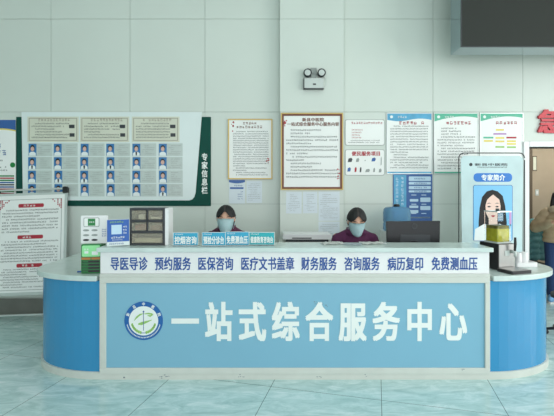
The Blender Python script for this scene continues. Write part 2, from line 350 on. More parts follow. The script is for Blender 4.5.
# ------------------------------------------------------------------ green staff notice board
G = Panel('staff_notice_board', 'large dark green and white staff notice board covered in portrait cards', 'notice board', (16.7, 112, 211, 206), DW)
b = B(); G.rect(b, (16.7, 117, 211, 206), 0, -.012); mesh('green_panel', b, 'green', G.o, .002)
u, v = G.u, G.v
pts = [(u(24), v(200.4)), (u(189.5), v(200.4)), (u(192.5), v(199.4)), (u(194.5), v(197)), (u(195.8), v(193)), (u(202.3), v(112.3)), (u(22.6), v(112.3))]
b = B(); prism(b, pts, -.012, -.022); mesh('white_panel', b, 'frost', G.o)
b = B()
for i, ch in enumerate('专家信息栏'): put(b, ch, u(204.8), v(157+8.3*i), 6.2*G.k, 7.2*G.k, -.0135, .03)
mesh('board_lettering', b, 'wlet', G.o)
for n, (a, c) in enumerate(((28.6, 79.6), (81, 130), (132.5, 180))):
    b = B(); G.rect(b, (a, 117, c, 142.3), -.022, -.025); o = mesh('department_card', b, 'cream', G.o)
    b = B(); G.ring(b, (a+1.5, 118.3, c-1.5, 141), .7, -.0255, -.026); G.body(b, a+6, c-6, 118.6, 122, 1, -.0262, 70+n, 0, .8, 0)
    mesh('card_print', b, 'cardprint', o)
    b = B(); G.body(b, a+4, c-9, 122.5, 139, 6, -.0262, 40+n); mesh('card_text', b, 'ink', o)
    b = B()
    for q in ((c-9.5, 125, c-4, 128.5), (c-9, 133.5, c-4, 137)): G.q(b, q, -.0262)
    mesh('card_picture', b, 'dgrey', o)
for row, py in enumerate((143.6, 157, 170.4, 183.8)):
    for cn, px in enumerate((29.2, 54.8, 81, 107, 133, 159)):
        rr = random.Random(row*7+cn); jx = rr.uniform(-.4, .4); px += jx
        b = B(); G.rect(b, (px, py, px+24, py+12.6), -.022, -.0245); o = mesh('staff_card', b, 'gcard', G.o)
        b = B(); G.body(b, px+9.8, px+22.5, py+1.2, py+11.4, 5, -.025, row*31+cn, 0, .45, .5); mesh('card_text', b, 'grey', o)
        b = B(); x, z = u(px+4.2), v(py+5.2); kk = G.k
        G.q(b, (px+.4, py+.4, px+8.2, py+12.2), -.0248, 0)
        prism(b, [(x-3.4*kk, v(py+12.2)), (x+3.4*kk, v(py+12.2)), (x+3.2*kk, v(py+9.6)), (x+1.2*kk, v(py+8.3)), (x-1.2*kk, v(py+8.3)), (x-3.2*kk, v(py+9.6))], -.0249, -.0252, mi=1)
        long_ = (row, cn) in ((0, 0), (1, 0), (1, 1), (3, 4)); prism(b, circ(x, z+.5*kk, 2.3*kk, 14, 2.9*kk if not long_ else 3.3*kk), -.0253, -.0255, mi=3)
        prism(b, circ(x, z-.3*kk, 1.8*kk, 14, 2.3*kk), -.0256, -.0258, mi=2)
        if rr.random() < .5: prism(b, [(x-.5*kk, v(py+12)), (x+.5*kk, v(py+12)), (x+.9*kk, v(py+8.6)), (x-.9*kk, v(py+8.6))], -.0256, -.0258, mi=3)
        mesh('portrait', b, ['photo', 'cloth', 'pink', 'hair'], o)

# ------------------------------------------------------------------ posters on the wall
def framed(name, label, r, d, frames, titles, textr, rows, seed, ornament=True):
    p = Panel(name, label, 'poster', r, d); p.sheet('sheet', 'paper', y1=-.008)
    t = 0
    for i, (m, th) in enumerate(frames):
        b = B(); p.ring(b, (r[0]+t, r[1]+t, r[2]-t, r[3]-t), th, -.0005, -.018+.002*i); mesh('frame', b, m, p.o, .001); t += th
    b = B()
    for s, a, c, py, h in titles: p.txt(b, s, a, c, py, h, -.0095, .03)
    mesh('title_lettering', b, 'brown', p.o)
    b = B(); p.body(b, textr[0], textr[2], textr[1], textr[3], rows, -.0095, seed); mesh('body_text', b, 'ink', p.o)
    if ornament:
        b = B(); rr = random.Random(seed)
        for cx, cy, n in ((r[0]+4.5, r[1]+8, 8), (r[2]-5, r[3]-16, 6)):
            for _ in range(n): prism(b, circ(p.u(cx+rr.uniform(-1.2, 1.5)), p.v(cy+rr.uniform(-5, 5)), rr.uniform(.4, .9)*p.k, 7), -.009, -.0097)
        mesh('blossom_print', b, 'rink', p.o)
    return p
framed('service_notice', 'large brown and gold framed notice on the pillar under the emergency light', (280.8, 113, 343, 190), DP,
       (('gold', 1.1), ('brown', 1.9)), (('新县中医院', 302, 324, 119.8, 3.6), ('一站式综合服务中心服务内容', 287, 339, 124.2, 3.8)), (286, 128.5, 338.5, 178.5), 15, 3)
framed('department_notice', 'narrow gold framed notice left of the pillar', (228, 119, 272.5, 179.3), DW,
       (('gold', 1.2),), (), (233, 130.5, 269, 176), 20, 9)
P_ = None
_pp = bpy.data.objects['department_notice']; b = B(); _k = DW/F; r1 = random.Random(2)
marks(b, -7.5*_k, 7.5*_k, (179.3-123.4)*_k, 2.6*_k, -.0095, r1); marks(b, -14*_k, 14*_k, (179.3-127)*_k, 2.7*_k, -.0095, r1); mesh('title_print', b, 'brown', _pp)
P_ = Panel('visitor_notice', 'small rounded white notice with pale red print right of the pillar', 'poster', (345, 119.5, 384.5, 145.5), DW)
b = B(); prism(b, rrect(P_.u(345), 0, P_.u(384.5), P_.v(119.5), .025), 0, -.005); mesh('sheet', b, 'grey', P_.o)
b = B(); prism(b, rrect(P_.u(345.5), P_.v(145), P_.u(384), P_.v(120), .022), -.005, -.0065); mesh('inner_sheet', b, 'paper', P_.o)
b = B(); P_.body(b, 347, 383, 121.5, 124.5, 1, -.0075, 4, 0, .75, 0); P_.body(b, 348, 368, 128.5, 139, 4, -.0075, 5, 0, .5, 1); mesh('red_print', b, 'rink', P_.o)
b = B(); P_.body(b, 348, 380, 139.5, 143.5, 2, -.0075, 6, 0, .5, .2); mesh('body_text', b, 'ink', P_.o)
P_ = Panel('convenience_service_notice', 'small rounded white notice with red title and rows of little pictures', 'poster', (345, 149.5, 384.5, 175.5), DW)
b = B(); prism(b, rrect(P_.u(345), 0, P_.u(384.5), P_.v(149.5), .025), 0, -.005); mesh('sheet', b, 'grey', P_.o)
b = B(); prism(b, rrect(P_.u(345.5), P_.v(175), P_.u(384), P_.v(150), .022), -.005, -.0065); mesh('inner_sheet', b, 'paper', P_.o)
b = B(); P_.txt(b, '便民服务项目', 351.5, 380.5, 153.6, 4.4, -.0075, .035); mesh('title_lettering', b, 'rink', P_.o)
b = B(); rr = random.Random(11)
for i, (x, y, a, h, mi) in enumerate(((350, 160, 2.4, 2.2, 0), (357.5, 160, 1.7, 2, 1), (365, 160.5, .6, .6, 1), (373.5, 159.5, 2.2, 2, 2), (381, 161, .5, 4.5, 1), (349, 169.5, 1.8, 2.2, 2), (355.5, 169.5, 1.1, 2.6, 3), (360.5, 169.5, .9, 2.8, 0), (367.5, 170.5, 2.4, 1.7, 1), (374, 170, 1, 2.2, 1), (380, 170.5, 1.5, 2, 1))):
    a *= P_.k; h *= P_.k; x, z = P_.u(x), P_.v(y)
    prism(b, [(x-a, z-h), (x+a*.6, z-h*.9), (x+a, z+h*.3), (x+a*.5, z+h), (x-a*.7, z+h*.6)], -.007, -.0078, mi=mi)
mesh('little_pictures', b, ['dgrey', 'grey', 'nblue', 'rink'], P_.o)

def green_poster(name, label, r, hm, titlem, title, seed):
    p = Panel(name, label, 'poster', r, DW); p.sheet('sheet', 'paper', y1=-.008)
    b = B(); p.ring(b, r, .8, -.0005, -.012); mesh('frame', b, 'alu', p.o)
    x0, y0, x1, y1 = r; u, v = p.u, p.v
    top = [(u(x0+.8), v(y0+.8))]+[(u(x0+.8+(x1-x0-1.6)*i/10), v(y0+(8.5-5*math.sin(i/10*PI*.75) if hm != 'pblue' else 7+1.3*math.sin(i/10*PI*2)))) for i in range(11)]+[(u(x1-.8), v(y0+.8))]
    b = B(); prism(b, top, -.0082, -.0095)
    p.rect(b, (x0+.8, y1-2.2, x1-.8, y1-.8), -.0082, -.0095); mesh('colour_band', b, hm, p.o)
    b = B(); prism(b, circ(u(x0+5), v(y0+4), 1.5*p.k, 12), -.0096, -.0102); p.body(b, x0+7.5, x0+21, y0+2.7, y0+5.4, 1, -.0102, seed, 0, .8, 0); mesh('header_print', b, 'wlet', p.o)
    b = B(); p.body(b, x0+7, x1-5, y0+8, y0+12, 1, -.0096, seed+1, 0, .85, 0) if not title else p.txt(b, title, x0+7, x1-6, y0+9.8, 3.9, -.0096, .03)
    mesh('title_lettering', b, titlem, p.o); return p
p = green_poster('health_rules_poster', 'blue topped rules poster nearest the pillar, above the dark blue board', (386.3, 113, 432, 174), 'pblue', 'rink', '', 21)
b = B(); p.body(b, 390, 428.5, 125, 169, 17, -.0096, 22); mesh('body_text', b, 'ink', p.o)
p = green_poster('emergency_process_poster', 'green topped text poster, middle of the three large posters right of the pillar', (433.3, 113, 478, 174), 'pgreen', 'rink', '', 31)
b = B(); p.body(b, 437, 475, 127, 170, 15, -.0096, 32); mesh('body_text', b, 'ink', p.o)
p = green_poster('patient_flowchart_poster', 'green topped flowchart poster with coloured boxes above the portrait banner', (479.2, 113, 523, 174), 'pgreen', 'rink', '', 41)
b = B()
for (x, y, wd, mi) in ((499.5, 130, 8, 0), (499.5, 134, 13, 3), (488, 137.7, 10, 1), (511, 137.7, 10, 2), (499.5, 138, 9, 0), (499.5, 141.5, 9, 0), (488, 141, 9, 0), (511, 141.3, 9, 0), (511, 144, 9, 0), (499.5, 147, 9, 4), (511, 147.3, 9, 4)):
    p.q(b, (x-wd/2, y-.85, x+wd/2, y+.85), -.0096, mi)
mesh('flowchart_boxes', b, ['yel', 'pgreen', 'rink', 'plum2', 'lime'], p.o)
# dark blue directory board
p = Panel('blue_directory_board', 'dark blue board of white panels behind the blue water jug', 'notice board', (393, 174.3, 432, 224), DW); p.sheet('panel', 'nblue', y1=-.01)
b = B(); p.rect(b, (393.6, 175, 406, 223), -.01, -.012); mesh('side_strip', b, 'pblue', p.o)
b = B(); r1 = random.Random(6)
for x in (397, 402.3):
    for i in range(8): marks(b, p.u(x-2), p.u(x+2), p.v(178.5+i*3.6), 3*p.k, -.0125, r1, 1, 0, 3.6*p.k)
for q in ((408.5, 176.5, 430.5, 181), (408.5, 182, 430.5, 184.6), (408.5, 186, 430.5, 189.2), (408.5, 190.4, 430.5, 192.4), (409.5, 199, 418, 201.6), (420, 197.5, 430, 202), (409, 205.5, 418, 208), (409, 210, 418, 213), (420, 206, 430, 210), (410, 217, 430, 218)):
    prism(b, rrect(p.u(q[0]), p.v(q[3]), p.u(q[2]), p.v(q[1]), .8*p.k, 3), -.0101, -.0125)
for i in range(6): p.q(b, (411+10*(i % 2), 194.6+(i//2)*9.2, 416+10*(i % 2), 195.4+(i//2)*9.2), -.0125)
mesh('white_panels', b, 'cy2', p.o)
b = B()
for y in (178.7, 183.3, 187.6, 191.4): p.body(b, 411, 428, y-1, y+1, 1, -.013, int(y), 0, .75, 0)
mesh('panel_text', b, 'nblue', p.o)
# partial colourful poster at the left edge
p = Panel('guide_poster', 'blue and white guide poster at the left edge beside the green board', 'poster', (-26, 120, 16, 196), DW-.004); p.sheet('sheet', 'paper')
u, v = p.u, p.v
b = B(); prism(b, [(u(-26), v(120)), (u(-26), v(130))]+[(u(-26+4.2*i), v(132.5-4*math.sin(i/10*PI*.9-.3))) for i in range(11)]+[(u(16), v(120))], -.0061, -.0075); mesh('header_band', b, 'nblue', p.o)
b = B(); prism(b, [(u(-26+4.2*i), v(133.8-4*math.sin(i/10*PI*.9-.3))) for i in range(11)]+[(u(-26+4.2*i), v(132.4-4*math.sin(i/10*PI*.9-.3))) for i in range(10, -1, -1)], -.0061, -.0075); mesh('yellow_wave', b, 'yel', p.o)
b = B(); p.body(b, -18, 8, 143, 156, 2, -.0065, 3, 0, .8, .4); mesh('title_print', b, 'nblue', p.o)
b = B(); p.body(b, -22, 8, 159, 172, 4, -.0065, 8, 0, .5); mesh('body_text', b, 'ink', p.o)
b = B(); prism(b, circ(u(13), v(165), 2.6*p.k, 20)+[], -.0061, -.007); mesh('green_seal', b, 'ogreen', p.o)
b = B()
for i, mi in enumerate((1, 0, 1, 2, 3, 2, 0, 1, 0)): p.q(b, (-24, 175.3+i*2.2, 14.5, 176.7+i*2.2), -.0065, mi)
mesh('colour_bars', b, ['rink', 'ogreen', 'nblue', 'dink'], p.o)
# loose A4 sheets
def a4(name, label, r, d, seed, n, skew=0, group=None):
    p = Panel(name, label, 'paper sheet', r, d, group, 0, skew); p.sheet('sheet', 'paper2', y1=-.0015)
    b = B(); p.body(b, r[0]+1.5, r[2]-1.5, r[1]+2, r[3]-2, n, -.0025, seed, 0, .4, .5); mesh('print', b, 'grey', p.o); return p
p = Panel('leaflet', 'blue headed leaflet taped below the narrow gold framed notice', 'leaflet', (229, 180, 245, 203.5), DW); p.sheet('sheet', 'paper2', y1=-.002)
b = B(); prism(b, [(p.u(229), p.v(180))]+[(p.u(229+1.6*i), p.v(182.2+1.2*math.sin(i/10*PI))) for i in range(11)]+[(p.u(245), p.v(180))], -.0021, -.0035); p.q(b, (230, 187.2, 243.5, 189), -.003); p.body(b, 231, 243, 184.5, 186.8, 1, -.003, 3, 0, .7, 0); p.body(b, 237.5, 243.5, 190.5, 200, 4, -.003, 5, 0, .5, 0); mesh('blue_print', b, 'nblue', p.o)
a4('printed_sheet', 'plain printed sheet beside the blue headed leaflet', (246.5, 181, 262, 203), DW, 6, 10)
a4('printed_sheet', 'left one of the sheets under the pillar notice', (286, 191.8, 301.5, 213.5), DP, 7, 10, .01)
a4('printed_sheet', 'middle sheet under the pillar notice, left of the tall taped pair', (303, 191.8, 317.5, 213.3), DP, 8, 10, -.01)
a4('printed_sheet', 'tall right hand sheet under the pillar notice', (318.5, 191.6, 339.6, 220.8), DP, 9, 13)
a4('printed_sheet', 'lowest sheet on the pillar, beside the staff member in plum', (318.5, 221.6, 339.6, 240), DP, 10, 8)
# red sign letter over the doorway
p = Panel('emergency_sign', 'red raised character sign above the doorway', 'sign', (537, 109, 561, 134), DW)
b = B(); put(b, '急', 0, p.v(121.8), 25*p.k, 23*p.k, -.0005, .04)
r_ = bmesh.ops.extrude_face_region(b, geom=list(b.faces)); bmesh.ops.translate(b, verts=[g for g in r_['geom'] if isinstance(g, bmesh.types.BMVert)], vec=(0, -.03, 0)); bmesh.ops.recalc_face_normals(b, faces=b.faces)
mesh('character', b, 'red', p.o)

# ------------------------------------------------------------------ twin-spot emergency light
p = Panel('emergency_light', 'grey twin lamp emergency light high on the pillar', 'emergency light', (303, 68, 326, 90), DP)
b = B(); p.rect(b, (304, 79.3, 323, 89.4), 0, -.06); mesh('housing', b, 'lgrey', p.o, .004)
b = B(); p.rect(b, (303.3, 89.3, 323.3, 90), -.005, -.062); p.rect(b, (303.3, 79, 304, 90), -.005, -.062); p.rect(b, (312.5, 84.8, 315.5, 86.2), -.06, -.064); mesh('housing_trim', b, 'dgrey', p.o)
b = B(); p.rect(b, (310.4, 68.5, 316.4, 74), 0, -.03); mesh('wall_bracket', b, 'grey', p.o, .002)
b = B(); p.rect(b, (306, 74, 321, 74.8), -.01, -.03); p.rect(b, (311, 74.5, 316, 79.5), -.01, -.03); mesh('lamp_bar', b, 'grey', p.o)
for x in (307.2, 321.0):
    b = B(); c = (p.u(x), p.v(74.3)); rr_ = 4.1*p.k
    tube(b, [(c[0], -.012, c[1]), (c[0], -.03, c[1]), (c[0], -.075, c[1])], [rr_*.5, rr_*.95, rr_], 20); o = mesh('lamp_head', b, 'dgrey', p.o)
    b = B(); prism(b, circ(*c, rr_*.72, 20), -.0752, -.077); prism(b, circ(*c, rr_*.3, 12), -.077, -.081); mesh('lamp_lens', b, 'lgrey', o)
b = B(); tube(b, [(p.u(323), -.03, p.v(88)), (p.u(325.6), -.03, p.v(86)), (p.u(326), -.03, p.v(81)), (p.u(323.5), -.03, p.v(77.5))], .004, 6); mesh('wire', b, 'lgrey', p.o)

# ------------------------------------------------------------------ hanging screen
DT = 4.4
p = Panel('hanging_display_screen', 'large dark display screen hanging at the top right', 'screen', (461, -60, 650, 47), DT)
u, v = p.u, p.v
b = B(); p.rect(b, (461, -60, 650, 47), .262, .012); mesh('housing', b, 'mirror', p.o)
b = B(); p.ring(b, (461, -60, 650, 47), .9, .012, -.002); mesh('bezel', b, 'dgrey', p.o)
b = B(); p.rect(b, (461.9, -59.1, 649.1, 46.1), .0119, .001); mesh('screen_panel', b, 'screen', p.o)
zt = ZC-(EYE+(190-47)*DT/F)
for x in (490, 610): bx('hanging_rod', 'steel', p.o, u(x)-.02, .09, v(-60)+.001, u(x)+.02, .13, zt)

# ------------------------------------------------------------------ portrait banner stand
DB = 4.62
p = Panel('banner_stand', 'tall pale blue portrait banner on a thin framed stand beside the doorway', 'banner', (458.5, 152.5, 525, 190+EYE*F/DB), DB)
u, v = p.u, p.v
b = B(); R = rrect(u(458.8), v(320), u(524.5), v(153), .06, 5, (0, 1, 1, 0))
tube(b, [(x, 0, z) for x, z in R[1:]+[]], .006, 8); tube(b, [(u(458.8), 0, v(324)), (u(458.8), 0, v(160))], .006, 8); tube(b, [(u(524.5), 0, v(324)), (u(524.5), 0, v(160))], .006, 8)
mesh('stand_frame', b, 'dgrey', p.o)
b = B(); box(b, u(456), -.18, 0, u(460), .18, .02); box(b, u(523), -.18, 0, u(527), .18, .02); box(b, u(458), -.02, .0, u(525), .02, .03); mesh('base', b, 'dgrey', p.o, .003)
b = B(); prism(b, [(u(462.5), v(322)), (u(521), v(322)), (u(522.5), v(159)), (u(519), v(156)), (u(463), v(156)), (u(460.4), v(159))], -.008, -.012); S_ = mesh('banner_sheet', b, 'sky', p.o)
b = B(); prism(b, rrect(u(473), v(181.8), u(511.5), v(173.2), 3.8*p.k), -.012, -.0135); mesh('title_pill', b, 'bpill', S_)
b = B(); p.txt(b, '专家简介', 480.5, 504.5, 177.6, 6, -.0142, .035); mesh('title_lettering', b, 'wlet', S_)
b = B(); prism(b, circ(u(470.3), v(164.6), 1.7*p.k, 14), -.0121, -.013); write(b, '新县中医院', u(474), u(507), v(164.6), 2.6*p.k, -.013, .02); p.body(b, 474, 507, 166.2, 168.3, 1, -.013, 2, 0, .6, 0); mesh('logo_print', b, 'ink', S_)
b = B(); prism(b, rrect(u(472.5), v(241), u(512), v(185), 2*p.k), -.012, -.0132); mesh('portrait_frame', b, 'nblue', S_)
b = B(); prism(b, rrect(u(473), v(240.5), u(511.5), v(185.5), 1.7*p.k), -.0132, -.014); PF = mesh('portrait', b, 'sky2', S_)
b = B(); kk = p.k
def shp(pts, y, mi): prism(b, [(u(x), v(y_)) for x, y_ in pts], y, y-.0006, mi=mi)
shp([(478, 240), (478, 222), (479, 208), (481.5, 197), (486, 191.5), (491.5, 189.8), (497, 191.3), (502, 196), (504.5, 206), (506, 222), (506.5, 240)], -.0141, 0)
shp([(473.5, 240.4), (474.5, 229), (484, 223.5), (492, 228), (499, 223.5), (509, 229), (510.5, 240.4)], -.0149, 1)
shp([(488, 226), (492.5, 231), (496.5, 226), (496.5, 214), (488, 214)], -.0157, 2)
shp([(484.7, 206), (485.3, 213), (488, 218.5), (492.3, 221.3), (496.6, 218.5), (499.3, 213), (499.8, 206), (498.5, 199.5), (492.3, 194.5), (486, 199.5)], -.0165, 2)
shp([(484, 208), (486.2, 200), (491.5, 194.2), (492.5, 192), (486, 193), (482.5, 200)], -.0173, 0); shp([(500.6, 208), (498.8, 200), (493.5, 194.2), (492, 192), (498.5, 193), (502.3, 200)], -.0173, 0)
for x in (488.3, 496.2): shp([(x-2, 206.6), (x, 205.7), (x+2, 206.6), (x, 207.5)], -.0173, 3); shp([(x-2.4, 203.6), (x, 202.7), (x+2.4, 203.6), (x, 203.4)], -.0173, 3)
shp([(490, 215.6), (492.3, 215), (494.6, 215.6), (492.3, 217.2)], -.0173, 4); shp([(491.2, 212.2), (493.4, 212.2), (492.3, 211.4)], -.0173, 5)
mesh('portrait_print', b, ['hair', 'cloth', mat('portrait_skin', (238, 206, 192), .5), 'dink', 'rink', mat('portrait_shade', (214, 168, 152), .5)], PF)

# ------------------------------------------------------------------ leaning display board on the left
DL = 4.84
p = Panel('display_board_stand', 'white display board with red headings on a metal frame at the left edge', 'display board', (-10, 190, 62.5, 320.6), DL, None, -.105, -.035)
p.o.location.z = 0.018; u, v = p.u, lambda py: (320.6-py)*p.k
p.v = v; p.cx = 23.25; u = p.u
b = B(); prism(b, rrect(u(-11), v(297), u(62.5), v(194), .01, 3), 0, -.02); F_ = mesh('frame', b, 'alu', p.o)
b = B(); p.rect(b, (-8.5, 196.5, 60, 294), -.02, -.023); SH = mesh('sheet', b, 'paper', p.o)
b = B(); p.ring(b, (-6, 200.5, 57.5, 292), .45, -.0235, -.0245); mesh('border_line', b, 'grey', SH)
b = B(); rr = random.Random(4)
for s, cx in ((1, 57), (-1, -5.5)):
    for i in range(6):
        for j in range(6-i):
            if rr.random() < .75: p.q(b, (cx-s*(i*1.7+.2)-.6, 201+j*1.7, cx-s*(i*1.7+.2)+.6, 202.2+j*1.7), -.025)
mesh('corner_ornament', b, 'rink', SH)
b = B()
for y in (207, 239, 267.5): b = B(); prism(b, rrect(u(13), v(y+1.9), u(39), v(y-1.9), 1.2*p.k, 3), -.0235, -.025); mesh('heading_pill', b, 'rink', SH)
pass
b = B(); r1 = random.Random(3)
for y in (207, 239, 267.5): marks(b, u(18), u(34), v(y), 2.2*p.k, -.0256, r1, 1, 0, 3.2*p.k)
mesh('heading_print', b, 'wlet', SH)
b = B(); p.body(b, -3.5, 55, 210, 235, 8, -.0248, 61); p.body(b, -3.5, 55, 242, 264.5, 8, -.0248, 62); p.body(b, -3.5, 55, 270, 290, 8, -.0248, 63); mesh('body_text', b, 'ink', SH)
b = B(); p.rect(b, (-10, 189.5, 60, 191.3), -.005, -.02); mesh('top_rail', b, 'alu', p.o)
for x in (-10, 60.5):
    b = B(); prism(b, rrect(u(x-2.6), v(195.5), u(x+2.6), v(188.6), 1.6*p.k, 4), .005, -.03); mesh('corner_joint', b, 'black', p.o)
    b = B(); p.rect(b, (x-.8, 296, x+.8, 320.4), 0, -.02); mesh('leg', b, 'alu', p.o)
b = B(); p.rect(b, (-12, 315.5, 60, 317), .0, -.02); mesh('foot_rail', b, 'alu', p.o)

# ------------------------------------------------------------------ people
def hand(bm, wrist, direction, up, side, curl=.35, sc=1.0):
    d = Vector(direction).normalized(); n = Vector(up); n = (n-d*n.dot(d)).normalized(); s = d.cross(n)*side
    wr = Vector(wrist); R = Matrix((s, d, n)).transposed().to_4x4()
    ball(bm, wr+d*.045*sc, .036*sc, .05*sc, .017*sc, rot=R)
    for i, (off, ln) in enumerate(((-.026, .066), (-.009, .076), (.008, .071), (.025, .056))):
        p0 = wr+d*.082*sc+s*off*sc; pts = [p0-d*.03*sc]; dd = d.copy(); q = p0
        for j, f in enumerate((.45, .32, .23)):
            pts.append(q); a = curl*(j+.5); dv = (d*math.cos(a)-n*math.sin(a)).normalized(); q = q+dv*ln*f*sc
        pts.append(q); limb(bm, pts, [.0088*sc, .0088*sc, .0082*sc, .0075*sc, .0062*sc], 8)
    a0 = wr+d*.02*sc-s*.028*sc; tdir = (d*.75-s*.6-n*.25).normalized()
    limb(bm, [a0, a0+tdir*.04*sc, a0+(tdir+d*.3).normalized()*.072*sc], [.012*sc, .0102*sc, .0075*sc], 8)
def head_parts(bm, Mh):
    """skull, jaw, nose, ears; face towards -Y, centre of the head at the origin of Mh"""
    t = B(); r = bmesh.ops.create_uvsphere(t, u_segments=28, v_segments=20, radius=1)
    for vt in t.verts:
        x, y, z = vt.co
        kx = 1-.28*max(0, -z-.1)**1.2-.05*max(0, z-.4); vt.co = (x*.074*kx, y*(.095 if y > 0 else .088)*(1-.1*max(0, -z)), z*.116)
        if z < -.3 and y < 0: vt.co.y -= .008*(-z-.3)
    ball(t, (0, -.088, -.02), .0095, .013, .011); ball(t, (0, -.083, .004), .0065, .01, .026); ball(t, (0, -.082, -.052), .02, .009, .008); ball(t, (0, -.075, -.095), .022, .018, .016)
    for s in (-1, 1): ball(t, (s*.076, .005, -.008), .009, .018, .03); ball(t, (s*.034, -.07, -.018), .02, .014, .018)
    t.transform(Mh); me = bpy.data.meshes.new('tmp'); t.to_mesh(me); t.free(); bm.from_mesh(me); bpy.data.meshes.remove(me)
def hair_mesh(Mh, long_=False):
    t = B(); r = bmesh.ops.create_uvsphere(t, u_segments=128, v_segments=84, radius=1)
    kill = []
    for f in t.faces:
        c = f.calc_center_median(); x, y, z = c
        hl = .66-.75*abs(x) - (.25 if abs(x) > .62 else 0)
        if y < -.12 and z < hl: kill.append(f)
        elif z < (-.55 if y > .3 else -.04 if y > .02 else .14): kill.append(f)
    bmesh.ops.delete(t, geom=kill, context='FACES')
    for vt in t.verts:
        x, y, z = vt.co
        g = 1.0+.007*math.sin(x*40)*(1 if z > 0 else .3)
        vt.co = (x*.082*g, y*.103*g, z*.127*g)
        if abs(x) < .04 and z > .3: vt.co.z -= .004
    for f in t.faces: f.smooth = True; f.material_index = 1 if (abs(f.calc_center_median().x) < .006 and f.calc_center_median().y < -.0 and f.calc_center_median().z > .05) else 0
    s = bmesh.ops.solidify(t, geom=list(t.faces), thickness=-.006)
    if long_:
        for sx in (-1, 1):
            tube(t, [(sx*.075, -.02, .05), (sx*.09, -.03, -.06), (sx*.1, -.05, -.16), (sx*.105, -.07, -.26)], [.02, .028, .03, .012], 10)
        ball(t, (0, .06, -.1), .09, .05, .17)
    else:
        ball(t, (0, .115, .0), .04, .035, .04)
    t.transform(Mh); return t
def mask_mesh(Mh):
    t = B(); n, m_ = 14, 10; g = []
    for j in range(m_+1):
        q = j/m_; row = []
        for i in range(n+1):
            a = (i/n-.5)*2*1.2; z = .004-.118*q; wd = .077*(1-.33*q*q); bulge = .012+.014*math.sin(q*PI)*math.cos(a)**2
            dep = .092*(1-.12*q) + bulge + .0012*(1 if j % 2 else -1)
            zz = z+(.012*(1-abs(a)/1.2) if j == 0 else 0)-(.008*(1-abs(a)/1.2) if j == m_ else 0)
            row.append(t.verts.new((math.sin(a)*wd*1.03, -math.cos(a)*(dep+.03*q*q), zz)))
        g.append(row)
    for j in range(m_):
        for i in range(n): t.faces.new((g[j][i], g[j+1][i], g[j+1][i+1], g[j][i+1])).smooth = True
    bmesh.ops.solidify(t, geom=list(t.faces), thickness=.002)
    for s in (-1, 1):
        x = s*math.sin(1.2)*.084
        tube(t, [(x, -.035, .0), (s*.088, .0, .018), (s*.087, .022, -.005), (x*.85, -.028, -.1)], .0016, 6)
    t.transform(Mh); return t
def eyes(Mh, parent):
    for s in (-1, 1):
        t = B(); ball(t, (s*.032, -.083, .008), .015, .006, .0042, 12, 8); t.transform(Mh); mesh('eye', t, 'dink', parent)
        t = B(); tube(t, [(s*.016, -.09, .026), (s*.034, -.087, .031), (s*.052, -.072, .026)], [.0028, .0036, .002], 6); t.transform(Mh); mesh('eyebrow', t, 'hair', parent)
